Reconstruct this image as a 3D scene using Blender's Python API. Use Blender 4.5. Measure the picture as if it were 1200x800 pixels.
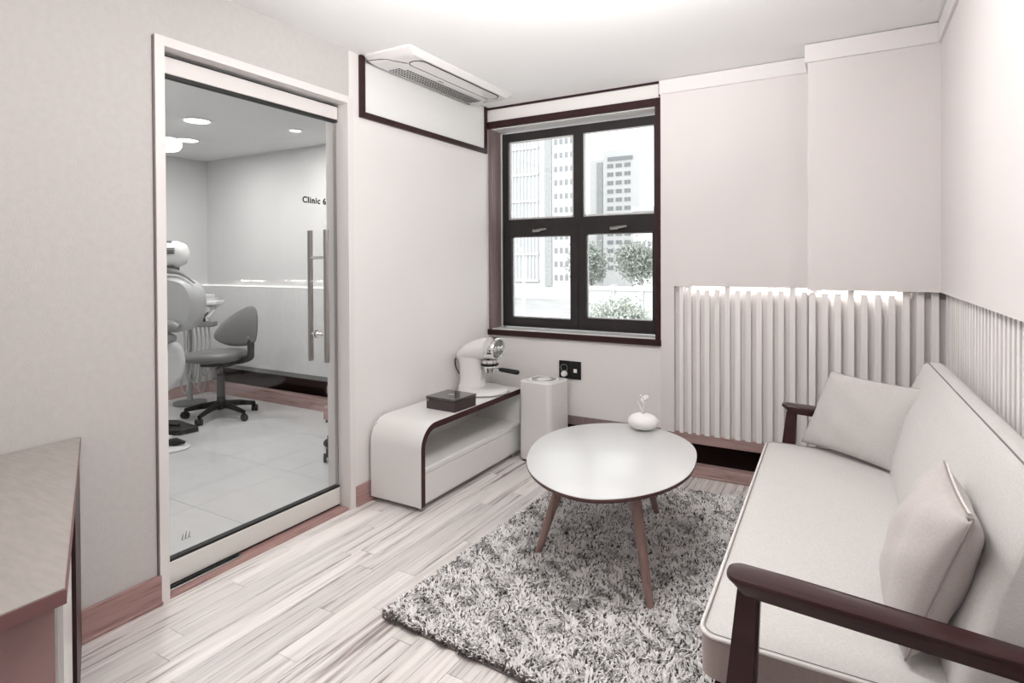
import bpy, bmesh, math, random
import numpy as np
from mathutils import Vector, Matrix
random.seed(7); np.random.seed(7)
for o in list(bpy.data.objects): bpy.data.objects.remove(o)
sc = bpy.context.scene; COL = sc.collection
PI = math.pi

# ------------------------------------------------------------------ camera
cam = bpy.data.cameras.new('camera'); co = bpy.data.objects.new('camera', cam); COL.objects.link(co)
cam.sensor_width = 36; cam.lens = 687.07/1200*36; cam.shift_x = 0; cam.shift_y = -(400-313.54)/1200
cam.clip_start = .02; cam.clip_end = 400
YAW, PIT, ROL = .5229, .0104, -.0046
Fw = Vector((-math.sin(YAW)*math.cos(PIT), math.cos(YAW)*math.cos(PIT), -math.sin(PIT)))
Rt = Vector((math.cos(YAW), math.sin(YAW), 0)); Up = Rt.cross(Fw)
R2 = math.cos(ROL)*Rt+math.sin(ROL)*Up; U2 = -math.sin(ROL)*Rt+math.cos(ROL)*Up
m = Matrix((R2, U2, -Fw)).transposed().to_4x4(); m.translation = Vector((2.2719, -3.582, 1.2939))
co.matrix_world = m
sc.camera = co

# ------------------------------------------------------------------ world, sun, exposure
w = bpy.data.worlds.new('sky'); sc.world = w; w.use_nodes = True
bg = w.node_tree.nodes['Background']; bg.inputs[0].default_value = (.99, .995, 1, 1); bg.inputs[1].default_value = 1.9
sc.view_settings.view_transform = 'Standard'; sc.view_settings.look = 'None'
sc.view_settings.exposure = 0.26; sc.view_settings.gamma = 1
sc.view_settings.use_curve_mapping = False
sun = bpy.data.lights.new('sun', 'SUN'); sun.energy = 1.6; sun.angle = .05
so = bpy.data.objects.new('sun', sun); COL.objects.link(so); so.rotation_euler = (math.radians(50), 0, math.radians(-25))

def area(name, loc, size, energy, color=(1, .975, .96), rot=(0, 0, 0), spread=PI, shape='DISK', sy=None):
    l = bpy.data.lights.new(name, 'AREA'); l.shape = shape; l.size = size; l.energy = energy; l.color = color; l.spread = spread
    if sy: l.size_y = sy
    o = bpy.data.objects.new(name, l); COL.objects.link(o); o.location = loc; o.rotation_euler = rot
    return o
LAMPS = [(1.35, -1.88, 11), (1.58, -1.76, 21), (.9, -3.2, 4), (1.7, -3.2, 10)]   # unseen lamps added above the frame for even light; first pair follows ceiling glow
for x, y, e in LAMPS:
    l = bpy.data.lights.new('ceiling_lamp_light', 'POINT'); l.energy = e; l.shadow_soft_size = .12; l.color = (1, .98, .965)
    o = bpy.data.objects.new('ceiling_lamp_light', l); COL.objects.link(o); o.location = (x, y, 2.22)
sp = bpy.data.lights.new('bounce_flash', 'SPOT'); sp.energy = 260; sp.spot_size = math.radians(50); sp.spot_blend = .9; sp.shadow_soft_size = .15; sp.color = (1, .99, .985)  # added spot behind the camera to brighten the ceiling, not a lamp of the room
spo = bpy.data.objects.new('bounce_flash', sp); COL.objects.link(spo); spo.location = (1.6, -4.1, .95)
spo.rotation_euler = (Vector((1.15, -1.75, 2.4))-Vector((1.6, -4.1, .95))).to_track_quat('-Z', 'Y').to_euler()
CLAMPS = [(-1.762, -1.07), (-2.467, -.721), (-1.418, -.502), (-.9, -1.6), (-2.2, -2.1)]
for i, (x, y) in enumerate(CLAMPS): area('clinic_lamp_light', (x, y, 2.295), .16, 7.3, (1, .985, .965))

# ------------------------------------------------------------------ material helpers
MATS = {}
def mat(name, col, rough=.5, metal=0., spec=.5, noise=None, bump=None, emit=None, coat=0, vary=0., stretch=None, sheen=0):
    m = bpy.data.materials.new(name); m.use_nodes = True; nt = m.node_tree; b = nt.nodes['Principled BSDF']
    b.inputs['Base Color'].default_value = (*col, 1); b.inputs['Roughness'].default_value = rough
    b.inputs['Metallic'].default_value = metal; b.inputs['Specular IOR Level'].default_value = spec
    b.inputs['Coat Weight'].default_value = coat; b.inputs['Coat Roughness'].default_value = .08
    b.inputs['Sheen Weight'].default_value = sheen
    if emit: b.inputs['Emission Color'].default_value = (*emit[0], 1); b.inputs['Emission Strength'].default_value = emit[1]
    N = nt.nodes; L = nt.links
    if noise or bump or vary:
        tc = N.new('ShaderNodeTexCoord'); mp = N.new('ShaderNodeMapping'); L.new(tc.outputs['Object'], mp.inputs[0])
        if stretch: mp.inputs['Scale'].default_value = stretch
        oi = N.new('ShaderNodeObjectInfo')
    if noise or vary:
        sca, amt = noise if noise else (3, 0)
        nz = N.new('ShaderNodeTexNoise'); nz.inputs['Scale'].default_value = sca; nz.inputs['Detail'].default_value = 5
        L.new(mp.outputs[0], nz.inputs[0])
        mr = N.new('ShaderNodeMapRange'); mr.inputs[1].default_value = .3; mr.inputs[2].default_value = .7
        mr.inputs[3].default_value = 1-amt; mr.inputs[4].default_value = 1+amt*.6; L.new(nz.outputs[0], mr.inputs[0])
        m2 = N.new('ShaderNodeMapRange'); m2.inputs[3].default_value = 1-vary; m2.inputs[4].default_value = 1+vary; L.new(oi.outputs['Random'], m2.inputs[0])
        mu = N.new('ShaderNodeMath'); mu.operation = 'MULTIPLY'; L.new(mr.outputs[0], mu.inputs[0]); L.new(m2.outputs[0], mu.inputs[1])
        vm = N.new('ShaderNodeVectorMath'); vm.operation = 'SCALE'; vm.inputs[0].default_value = col; L.new(mu.outputs[0], vm.inputs['Scale'])
        L.new(vm.outputs[0], b.inputs['Base Color'])
    if bump:
        sca, st = bump
        n2 = N.new('ShaderNodeTexNoise'); n2.inputs['Scale'].default_value = sca; n2.inputs['Detail'].default_value = 3; L.new(mp.outputs[0], n2.inputs[0])
        bp = N.new('ShaderNodeBump'); bp.inputs['Strength'].default_value = st; bp.inputs['Distance'].default_value = .002
        L.new(n2.outputs[0], bp.inputs['Height']); L.new(bp.outputs[0], b.inputs['Normal'])
    MATS[name] = m; return m

def wood_mat(name, dark, light, rough, axis, scale=14, coat=0, vary=.08, st=.06, fine=.35):
    m = bpy.data.materials.new(name); m.use_nodes = True; nt = m.node_tree; b = nt.nodes['Principled BSDF']; N = nt.nodes; L = nt.links
    b.inputs['Roughness'].default_value = rough; b.inputs['Coat Weight'].default_value = coat
    tc = N.new('ShaderNodeTexCoord'); mp = N.new('ShaderNodeMapping'); L.new(tc.outputs['Object'], mp.inputs[0])
    s = [1, 1, 1]; s[axis] = st; mp.inputs['Scale'].default_value = s
    oi = N.new('ShaderNodeObjectInfo'); ad = N.new('ShaderNodeVectorMath'); ad.operation = 'ADD'
    sc_ = N.new('ShaderNodeVectorMath'); sc_.operation = 'SCALE'; sc_.inputs[0].default_value = (37, 19, 11); L.new(oi.outputs['Random'], sc_.inputs['Scale'])
    L.new(mp.outputs[0], ad.inputs[0]); L.new(sc_.outputs[0], ad.inputs[1])
    n1 = N.new('ShaderNodeTexNoise'); n1.inputs['Scale'].default_value = scale; n1.inputs['Detail'].default_value = 6; n1.inputs['Roughness'].default_value = .62; n1.inputs['Distortion'].default_value = .9
    n2 = N.new('ShaderNodeTexNoise'); n2.inputs['Scale'].default_value = scale*6; n2.inputs['Detail'].default_value = 3
    L.new(ad.outputs[0], n1.inputs[0]); L.new(ad.outputs[0], n2.inputs[0])
    mx = N.new('ShaderNodeMath'); mx.operation = 'MULTIPLY_ADD'; mx.inputs[1].default_value = fine; L.new(n2.outputs[0], mx.inputs[0]); L.new(n1.outputs[0], mx.inputs[2])
    r = N.new('ShaderNodeValToRGB'); r.color_ramp.elements[0].position = .48; r.color_ramp.elements[1].position = .78
    r.color_ramp.elements[0].color = (*dark, 1); r.color_ramp.elements[1].color = (*light, 1)
    e = r.color_ramp.elements.new(.58); e.color = (*[d*.3+l*.7 for d, l in zip(dark, light)], 1)
    L.new(mx.outputs[0], r.inputs[0])
    mr = N.new('ShaderNodeMapRange'); mr.inputs[3].default_value = 1-vary; mr.inputs[4].default_value = 1+vary; L.new(oi.outputs['Random'], mr.inputs[0])
    vm = N.new('ShaderNodeVectorMath'); vm.operation = 'SCALE'; L.new(r.outputs[0], vm.inputs[0]); L.new(mr.outputs[0], vm.inputs['Scale'])
    L.new(vm.outputs[0], b.inputs['Base Color'])
    bp = N.new('ShaderNodeBump'); bp.inputs['Strength'].default_value = .12; bp.inputs['Distance'].default_value = .001; L.new(mx.outputs[0], bp.inputs['Height']); L.new(bp.outputs[0], b.inputs['Normal'])
    MATS[name] = m; return m

def glass_mat(name, tint=(1, 1, 1), gl=.9):
    m = bpy.data.materials.new(name); m.use_nodes = True; nt = m.node_tree; N = nt.nodes; L = nt.links
    N.remove(N['Principled BSDF']); out = N['Material Output']
    t = N.new('ShaderNodeBsdfTransparent'); t.inputs[0].default_value = (*tint, 1)
    g = N.new('ShaderNodeBsdfGlossy'); g.inputs['Roughness'].default_value = .02
    lw = N.new('ShaderNodeLayerWeight'); lw.inputs['Blend'].default_value = .5
    pw = N.new('ShaderNodeMath'); pw.operation = 'POWER'; pw.inputs[1].default_value = 5; L.new(lw.outputs['Facing'], pw.inputs[0])
    mu = N.new('ShaderNodeMath'); mu.operation = 'MULTIPLY_ADD'; mu.inputs[1].default_value = .9*gl; mu.inputs[2].default_value = .035*gl; L.new(pw.outputs[0], mu.inputs[0])
    mx = N.new('ShaderNodeMixShader'); L.new(mu.outputs[0], mx.inputs[0]); L.new(t.outputs[0], mx.inputs[1]); L.new(g.outputs[0], mx.inputs[2])
    L.new(mx.outputs[0], out.inputs[0]); MATS[name] = m; return m

M_wall = mat('wallpaper_warm', (.74, .700, .690), .85, noise=(2.2, .02), bump=(420, .35), stretch=(1, 1, .25))
M_wall_left = mat('wallpaper_grey', (.55, .525, .51), .85, noise=(40, .035), bump=(160, .5))  # near part of the left wall, textured, its dimmer light put into the tone
M_wall_mid = mat('wallpaper_smooth', (.79, .76, .745), .85, noise=(2, .02), bump=(400, .3))  # same wall past the door, smoother, its brighter light put into the tone
M_wall_low = mat('wallpaper_below_window', (.78, .755, .735), .85, bump=(400, .3))
M_ceil = mat('ceiling_paint', (.90, .90, .895), .9, noise=(1, .01))
M_cornice = mat('cornice_white', (.76, .73, .72), .6)
M_slat = mat('slat_pale', (.86, .825, .81), .6, noise=(5, .05), stretch=(20, 20, .6), vary=.05)
M_slatback = mat('slat_backing', (.78, .745, .73), .75, noise=(9, .05), stretch=(8, 8, .3))
M_redwood = wood_mat('base_wood_red', (.22, .115, .11), (.42, .26, .245), .4, 1, 30)
M_redwoodx = wood_mat('base_wood_red_x', (.20, .11, .105), (.46, .32, .30), .4, 0, 30)
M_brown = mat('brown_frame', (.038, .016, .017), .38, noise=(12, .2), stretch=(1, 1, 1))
M_brown_lt = mat('brown_reveal', (.22, .165, .16), .42, noise=(14, .2), stretch=(3, 3, .2))
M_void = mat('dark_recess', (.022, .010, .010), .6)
M_winframe = mat('window_metal', (.032, .028, .028), .33, spec=.5, noise=(6, .15))
M_gasket = mat('window_gasket', (.62, .62, .62), .4)
M_white = mat('white_laminate', (.80, .79, .77), .28, coat=.15)
M_whitegl = mat('white_plastic', (.80, .78, .77), .22, coat=.3)
M_doorwhite = mat('door_white_metal', (.76, .725, .71), .42)
M_doorrail = mat('door_rail_metal', (.74, .73, .69), .38)
M_black = mat('black_plastic', (.012, .012, .012), .35)
M_rubber = mat('black_rubber', (.008, .008, .008), .6)
M_chrome = mat('chrome', (.80, .80, .80), .09, metal=1)
M_steel = mat('brushed_steel', (.42, .40, .39), .28, metal=1, bump=(60, .2), stretch=(20, 20, .3))
M_edge = mat('sideboard_edge', (.055, .022, .021), .4, noise=(9, .15))
M_tabletop = mat('table_white_top', (.62, .625, .625), .28, coat=.12, noise=(3, .02))
M_tablerim = wood_mat('table_rim_wood', (.055, .025, .025), (.12, .065, .06), .4, 1, 30)
M_tableleg = wood_mat('table_leg_wood', (.20, .115, .10), (.36, .235, .215), .42, 2, 40)
M_darkwood = wood_mat('sofa_dark_wood', (.010, .003, .0035), (.042, .014, .014), .30, 0, 30, coat=.3)
def fabric(name, col, sc1=900, sc2=50):
    m = bpy.data.materials.new(name); m.use_nodes = True; nt = m.node_tree; b = nt.nodes['Principled BSDF']; N = nt.nodes; L = nt.links
    b.inputs['Roughness'].default_value = .85; b.inputs['Sheen Weight'].default_value = .2
    tc = N.new('ShaderNodeTexCoord')
    outs = []
    for s in ((1, .12, .3), (.12, 1, 1)):
        mp = N.new('ShaderNodeMapping'); mp.inputs['Scale'].default_value = s; L.new(tc.outputs['Object'], mp.inputs[0])
        n = N.new('ShaderNodeTexNoise'); n.inputs['Scale'].default_value = sc1; n.inputs['Detail'].default_value = 2; L.new(mp.outputs[0], n.inputs[0]); outs.append(n)
    a = N.new('ShaderNodeMath'); a.operation = 'ADD'; L.new(outs[0].outputs[0], a.inputs[0]); L.new(outs[1].outputs[0], a.inputs[1])
    mr = N.new('ShaderNodeMapRange'); mr.inputs[1].default_value = .75; mr.inputs[2].default_value = 1.25; mr.inputs[3].default_value = .88; mr.inputs[4].default_value = 1.07; L.new(a.outputs[0], mr.inputs[0])
    vm = N.new('ShaderNodeVectorMath'); vm.operation = 'SCALE'; vm.inputs[0].default_value = col; L.new(mr.outputs[0], vm.inputs['Scale']); L.new(vm.outputs[0], b.inputs['Base Color'])
    n3 = N.new('ShaderNodeTexNoise'); n3.inputs['Scale'].default_value = 9; n3.inputs['Detail'].default_value = 2; L.new(tc.outputs['Object'], n3.inputs[0])
    b1 = N.new('ShaderNodeBump'); b1.inputs['Strength'].default_value = .25; b1.inputs['Distance'].default_value = .012; L.new(n3.outputs[0], b1.inputs['Height'])
    bp = N.new('ShaderNodeBump'); bp.inputs['Strength'].default_value = .3; bp.inputs['Distance'].default_value = .001; L.new(a.outputs[0], bp.inputs['Height']); L.new(b1.outputs[0], bp.inputs['Normal']); L.new(bp.outputs[0], b.inputs['Normal'])
    MATS[name] = m; return m
M_seat = fabric('sofa_seat_fabric', (.62, .60, .58))
M_side = fabric('sofa_side_fabric', (.38, .31, .295))
M_pillow = fabric('pillow_linen', (.56, .53, .515), 700)
M_pillow2 = fabric('pillow_linen_warm', (.52, .475, .46), 700)
M_pipe = mat('piping_pale', (.76, .73, .70), .6)
M_pipe_dk = mat('piping_shadow', (.20, .17, .17), .7)
M_blackbox = mat('box_dark_brown', (.052, .036, .036), .33, noise=(8, .1))
M_boxtop = mat('box_smoked_top', (.045, .042, .042), .12, coat=.5)
M_label = mat('label_grey', (.35, .35, .35), .5)
M_desk = mat('desk_top_wood', (.38, .35, .325), .5, noise=(40, .10), stretch=(.35, 1.6, 1))
M_deskedge = mat('desk_edge_red', (.20, .10, .10), .45, noise=(9, .1))
M_deskpanel = mat('desk_panel_pink', (.30, .19, .185), .6, noise=(20, .06))
M_tile = mat('clinic_tile', (.60, .60, .60), .3, noise=(6, .05), vary=.03, stretch=(.4, 1.4, 1))
M_cwall = mat('clinic_wallpaper', (.64, .64, .64), .85, bump=(120, .3), noise=(3, .02))
M_cpanel = mat('clinic_panel', (.66, .66, .66), .7, noise=(30, .04))
M_led = mat('led_light', (1, 1, 1), .5, emit=((1, .99, .96), 1.6))
M_led2 = mat('clinic_led', (1, 1, 1), .5, emit=((1, 1, 1), .45))
M_lamp = mat('lamp_diffuser', (1, 1, 1), .5, emit=((1, .98, .96), 5))
M_uphol = mat('unit_upholstery', (.42, .43, .43), .4)
M_unit = mat('unit_white', (.70, .71, .71), .3)
M_unitgrey = mat('unit_grey', (.20, .21, .21), .35)
M_stool = mat('stool_vinyl', (.16, .165, .165), .35)
M_stoolback = mat('stool_back_shell', (.20, .20, .20), .4)
M_stoolmech = mat('stool_mechanism', (.035, .035, .035), .4)
M_glass = glass_mat('clear_glass', (.97, .985, .985), 1.0)
M_glass2 = glass_mat('door_glass', (.955, .955, .955), 1.1)
M_hose = mat('hose_grey', (.40, .41, .41), .4)

for n_, v_ in (('sofa_dark_wood', .25), ('brown_frame', .2), ('brown_reveal', .3), ('window_metal', .25), ('sideboard_edge', .2), ('table_rim_wood', .3), ('desk_edge_red', .3), ('desk_panel_pink', .3), ('base_wood_red', .3), ('base_wood_red_x', .3), ('black_plastic', .3), ('dark_recess', .1)):
    MATS[n_].node_tree.nodes['Principled BSDF'].inputs['Specular IOR Level'].default_value = v_
MATS['sofa_dark_wood'].node_tree.nodes['Principled BSDF'].inputs['Coat Weight'].default_value = .12
# ------------------------------------------------------------------ mesh helpers
def link(name, bm, m, parent=None, smooth=False, loc=None):
    me = bpy.data.meshes.new(name); bmesh.ops.recalc_face_normals(bm, faces=bm.faces)
    if smooth is not False:
        for f in bm.faces: f.smooth = True
    bm.to_mesh(me); bm.free()
    if m: me.materials.append(m)
    o = bpy.data.objects.new(name, me); COL.objects.link(o)
    if smooth is not False and smooth is not True: me.set_sharp_from_angle(angle=math.radians(smooth))
    if parent is not None: o.parent = parent
    if loc: o.location = loc
    return o
def tag(o, label=None, cat=None, group=None, kind=None):
    if label: o['label'] = label
    if cat: o['category'] = cat
    if group: o['group'] = group
    if kind: o['kind'] = kind
    return o
def thing(name, label, cat, loc=(0, 0, 0), rz=0, group=None):
    o = bpy.data.objects.new(name, None); COL.objects.link(o); o.location = loc; o.rotation_euler = (0, 0, rz)
    o.empty_display_size = .1
    return tag(o, label, cat, group)
def box(bm, x0, y0, z0, x1, y1, z1, bev=0, seg=2, M=None):
    r = bmesh.ops.create_cube(bm, size=1); vs = r['verts']
    for v in vs: v.co = Vector(((x0+x1)/2+v.co.x*(x1-x0), (y0+y1)/2+v.co.y*(y1-y0), (z0+z1)/2+v.co.z*(z1-z0)))
    if bev:
        es = list({e for v in vs for e in v.link_edges})
        rr = bmesh.ops.bevel(bm, geom=es, offset=bev, segments=seg, affect='EDGES', profile=.5); vs = rr['verts']
    if M is not None: bmesh.ops.transform(bm, matrix=M, verts=list({v for v in vs}))
    return bm
def B(*a, **k): return box(bmesh.new(), *a, **k)
def struct(name, bm, m, parent=None, smooth=False):
    o = link(name, bm, m, parent, smooth)
    if parent is None: o['kind'] = 'structure'
    return o
def frames(pts, closed=False):
    T = []
    n = len(pts)
    for i in range(n):
        a = pts[(i-1) % n] if (closed or i > 0) else pts[i]; b = pts[(i+1) % n] if (closed or i < n-1) else pts[i]
        T.append((b-a).normalized())
    up = Vector((0, 0, 1))
    if abs(T[0].dot(up)) > .9: up = Vector((1, 0, 0))
    n0 = (up-T[0]*up.dot(T[0])).normalized(); out = []
    for t in T:
        n0 = (n0-t*n0.dot(t)).normalized(); out.append((t, n0, t.cross(n0)))
    return out
def tube(bm, pts, r, n=8, closed=False, sx=1, caps=True):
    pts = [Vector(p) for p in pts]; fr = frames(pts, closed); rings = []
    for i, (p, (t, a, b)) in enumerate(zip(pts, fr)):
        rr = r[i] if isinstance(r, (list, tuple)) else r
        rings.append([bm.verts.new(p+a*math.cos(2*PI*k/n)*rr+b*math.sin(2*PI*k/n)*rr*sx) for k in range(n)])
    m_ = len(rings)
    for i in range(m_ if closed else m_-1):
        A, C = rings[i], rings[(i+1) % m_]
        for k in range(n): bm.faces.new((A[k], A[(k+1) % n], C[(k+1) % n], C[k]))
    if not closed and caps: bm.faces.new(rings[0][::-1]); bm.faces.new(rings[-1])
    return bm
def lathe(bm, prof, n=32, c=(0, 0, 0), sx=1, sy=1):
    rings = []
    for r, z in prof:
        if r < 1e-5: rings.append([bm.verts.new((c[0], c[1], c[2]+z))])
        else: rings.append([bm.verts.new((c[0]+r*sx*math.cos(2*PI*k/n), c[1]+r*sy*math.sin(2*PI*k/n), c[2]+z)) for k in range(n)])
    for A, C in zip(rings, rings[1:]):
        for k in range(n):
            if len(A) == 1 and len(C) == 1: continue
            if len(A) == 1: bm.faces.new((A[0], C[k], C[(k+1) % n]))
            elif len(C) == 1: bm.faces.new((A[k], A[(k+1) % n], C[0]))
            else: bm.faces.new((A[k], A[(k+1) % n], C[(k+1) % n], C[k]))
    return bm
def prism(bm, poly, z0, z1, M=None):
    a = [bm.verts.new((x, y, z0)) for x, y in poly]; b = [bm.verts.new((x, y, z1)) for x, y in poly]; n = len(poly)
    bm.faces.new(a[::-1]); bm.faces.new(b)
    for i in range(n): bm.faces.new((a[i], a[(i+1) % n], b[(i+1) % n], b[i]))
    if M is not None: bmesh.ops.transform(bm, matrix=M, verts=a+b)
    return bm
def loft(bm, rings, closed=True, caps=True):
    R = [[bm.verts.new(p) for p in r] for r in rings]; n = len(R[0])
    for A, C in zip(R, R[1:]):
        for k in range(n if closed else n-1): bm.faces.new((A[k], A[(k+1) % n], C[(k+1) % n], C[k]))
    if caps: bm.faces.new(R[0][::-1]); bm.faces.new(R[-1])
    return bm
def spline(P, n=8):
    P = [Vector(p) for p in P]; out = []; m_ = len(P)
    for i in range(m_):
        p0, p1, p2, p3 = P[i-1], P[i], P[(i+1) % m_], P[(i+2) % m_]
        for k in range(n):
            t = k/n; out.append(.5*((2*p1)+(-p0+p2)*t+(2*p0-5*p1+4*p2-p3)*t*t+(-p0+3*p1-3*p2+p3)*t**3))
    return out
def ospline(P, n=8):
    P = [Vector(p) for p in P]; P = [2*P[0]-P[1]]+P+[2*P[-1]-P[-2]]; out = []
    for i in range(1, len(P)-2):
        p0, p1, p2, p3 = P[i-1:i+3]
        for k in range(n):
            t = k/n; out.append(.5*((2*p1)+(-p0+p2)*t+(2*p0-5*p1+4*p2-p3)*t*t+(-p0+3*p1-3*p2+p3)*t**3))
    out.append(P[-2]); return out

# ================================================================== STRUCTURE
H = 2.4; XR = 2.64; XC = 2.083; YC = -.207; YN = -4.5; ZT = 1.14
# ---- floor with planks
fl = struct('floor', B(-.135, YN-.1, -.12, XR+.2, .3, -.008), mat('floor_base', (.16, .12, .11), .8))
M_plank = wood_mat('floor_plank', (.26, .21, .20), (.84, .795, .77), .34, 1, 26, vary=.11, st=.035, fine=.30)
pm = {}
def plank_mesh(L):
    if L not in pm:
        bm = B(-.0445, 0, -.012, .0445, L-.0012, 0); 
        es = [e for e in bm.edges if all(v.co.z > -.001 for v in e.verts)]
        bmesh.ops.bevel(bm, geom=es, offset=.0008, segments=1, affect='EDGES')
        me = bpy.data.meshes.new('plank'); bm.to_mesh(me); bm.free(); me.materials.append(M_plank); pm[L] = me
    return pm[L]
rnd = random.Random(3); i = 0
x = .0
while x < XR+.03:
    cx = x+.045; y = -3.5-rnd.choice([0, .2, .35, .5, .1])
    while y < .02:
        L = rnd.choice([.6, .8, .95, 1.1])
        o = bpy.data.objects.new('plank', plank_mesh(L)); COL.objects.link(o); o.parent = fl; o.location = (cx, y, rnd.uniform(-.0004, .0002)); y += L
        i += 1
    x += .0902
# ---- left wall with door opening
DY0, DY1, DZ = -2.301, -1.362, 2.121
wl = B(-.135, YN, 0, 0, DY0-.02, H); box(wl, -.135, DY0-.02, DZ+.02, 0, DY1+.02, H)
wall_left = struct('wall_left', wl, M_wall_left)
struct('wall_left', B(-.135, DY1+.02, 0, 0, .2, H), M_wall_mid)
struct('wall_near', B(-.135, YN-.1, 0, XR+.2, YN, H), M_wall)
wr = B(XR, YN, ZT, XR+.2, .3, H); box(wr, XR+.09, YN, 0, XR+.2, .3, ZT); wall_right = struct('wall_right', wr, M_wall)
struct('ceiling', B(-.135, YN-.1, H, XR+.2, .3, H+.1), M_ceil)
# ---- back wall
WX1 = 1.262
wb = B(WX1, 0, ZT, XC+.01, .3, H)                              # upper right section
box(wb, XC, YC, ZT, XR+.05, .3, H)                              # pier
box(wb, WX1, 0, .25, 1.345, .3, ZT)                             # flush strip beside the slats
box(wb, 1.345, .06, .25, XC+.1, .3, ZT-.001); box(wb, XC+.03, YC+.09, .25, XR+.1, .3, ZT-.001)
box(wb, WX1, .0, .0, WX1+.01, .3, .25)
wall_back = struct('wall_back', wb, M_wall)
wb2 = B(-.01, .02, .26, WX1, .3, .775); box(wb2, -.01, .02, 2.29, WX1, .3, H); box(wb2, -.01, .20, 0, WX1, .3, .26)
struct('wall_window', wb2, M_wall_low)
# slat zone pieces (parts of the walls)
link('backing_board', B(1.345, .038, .25, XC+.03, .05, 1.104), M_slatback, wall_back)
link('backing_board', B(XC+.03, YC+.068, .25, XR+.09, YC+.08, 1.104), M_slatback, wall_back)
link('backing_board', B(XR+.068, YN+.4, .25, XR+.08, YC+.07, 1.11), M_slatback, wall_right)
def slat(x0, x1, yf, d, top, par, axis='y'):
    if axis == 'y': bm = B(x0, yf, .25, x1, yf+d, top)
    else: bm = B(yf, x0, .25, yf+d, x1, top)
    es = [e for e in bm.edges if abs(e.verts[0].co.z-e.verts[1].co.z) > .5]
    bmesh.ops.bevel(bm, geom=es, offset=.0012, segments=1, affect='EDGES')
    return link('slat', bm, M_slat, par)
xs = []; x = 1.375; k = 0
while x < XC-.02:
    w_ = .029 if k > 2 else .022
    top = ZT-.001 if k in (0, 1, 5, 11) else 1.121+rnd.uniform(-.002, .002)
    slat(x, x+w_, .008, .032, top, wall_back); x += (.0575 if k > 2 else .049); k += 1
x = XC+.005; k = 0
while x < XR+.05:
    top = ZT-.001 if k in (3, 7, 8, 9) or k > 6 else 1.122+rnd.uniform(-.002, .002)
    slat(x, x+.030, YC+.032, .034, top, wall_back); x += .0578; k += 1
y = YC-.02; k = 0
while y > -2.75:
    slat(y-.028, y, XR+.03, .036, 1.128 if k % 4 else ZT-.001, wall_right, 'x'); y -= .0575; k += 1
# rail, dark recess, curb
link('rail_board', B(WX1+.01, .02, .19, XC+.05, .20, .25, .003, 1), M_redwoodx, wall_back)
link('rail_board', B(XC+.0, YC+.05, .19, XR+.1, .2, .25, .003, 1), M_redwoodx, wall_back)
link('rail_board', B(XR+.05, YN+.4, .19, XR+.12, YC+.1, .25, .003, 1), M_redwood, wall_right)
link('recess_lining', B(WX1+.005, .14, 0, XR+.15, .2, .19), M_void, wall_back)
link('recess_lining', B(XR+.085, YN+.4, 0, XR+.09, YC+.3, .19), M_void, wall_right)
struct('baseboard_back', B(WX1, .0, 0, XR+.1, .075, .062, .004, 2), M_redwoodx)
struct('trim_5', B(WX1+.02, -.012, 0, XC, .0, .014, .004, 2), M_redwoodx)
struct('baseboard_window', B(0, .008, .0, WX1, .20, .1, .004, 1), M_brown)
link('rail_board', B(0, .012, .2, WX1, .20, .26, .004, 1), M_brown_lt, wall_back)
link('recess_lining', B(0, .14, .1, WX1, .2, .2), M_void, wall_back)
struct('baseboard_right', B(XR-.0, YN+.4, 0, XR+.09, YC, .062, .004, 2), M_redwood)
# LED light strips in the slot above the slats
for (a, b, yy) in ((1.43, XC, .052), (XC+.06, 2.47, YC+.082)):
    o = link('led_strip', B(a, yy, 1.086, b, yy+.007, ZT-.002), M_led)
    tag(o, 'lit white strip in the slot over the slats, ' + ('section beside the window' if yy > 0 else 'section on the protruding pier'), 'light strip')
for (cx_, cy_, ln) in ((1.75, .047, .66), (2.31, YC+.077, .34)):
    area('slot_light', (cx_, cy_, 1.132), ln, .6, (1, .99, .96), (math.radians(-18), 0, 0), PI, 'RECTANGLE', .008)
# baseboards left wall
bl = B(0, YN, 0, .013, DY0-.03, .112, .003, 2); box(bl, 0, YN, 0, .022, DY0-.03, .014, .003, 1)
struct('baseboard_left', bl, M_redwood)
bl = B(0, DY1+.04, 0, .013, .0, .105, .003, 2); box(bl, 0, DY1+.04, 0, .022, 0, .014, .003, 1)
struct('baseboard_left', bl, M_redwood)
# cornices
def cornice(n, *a): return struct('trim_%d' % n, B(*a, .0025, 1), M_cornice)
cornice(1, WX1-.004, -.014, 2.312, XC-.012, .02, H-.004)
cb = B(XC-.014, YC-.014, 2.305, XR, YC+.01, H-.004, .002, 1); box(cb, XC-.014, YC+.01, 2.305, XC+.002, .0, H-.004, .002, 1); struct('trim_2', cb, M_cornice)
cornice(3, XR-.014, YN, 2.305, XR+.01, YC-.014, H-.004)
# dark strip standing for the shadow of the recess above the window
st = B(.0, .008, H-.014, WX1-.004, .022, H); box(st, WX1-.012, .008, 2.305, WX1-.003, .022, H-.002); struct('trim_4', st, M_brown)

# ---- window
win = bpy.data.objects.new('window_1', None); COL.objects.link(win); win['kind'] = 'structure'; win.location = (.63, .1, .77)
def W(name, bm, m, par=None, smooth=False):
    bmesh.ops.translate(bm, vec=Vector((-.63, -.1, -.77)), verts=bm.verts); return link(name, bm, m, par or win, smooth)
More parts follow.
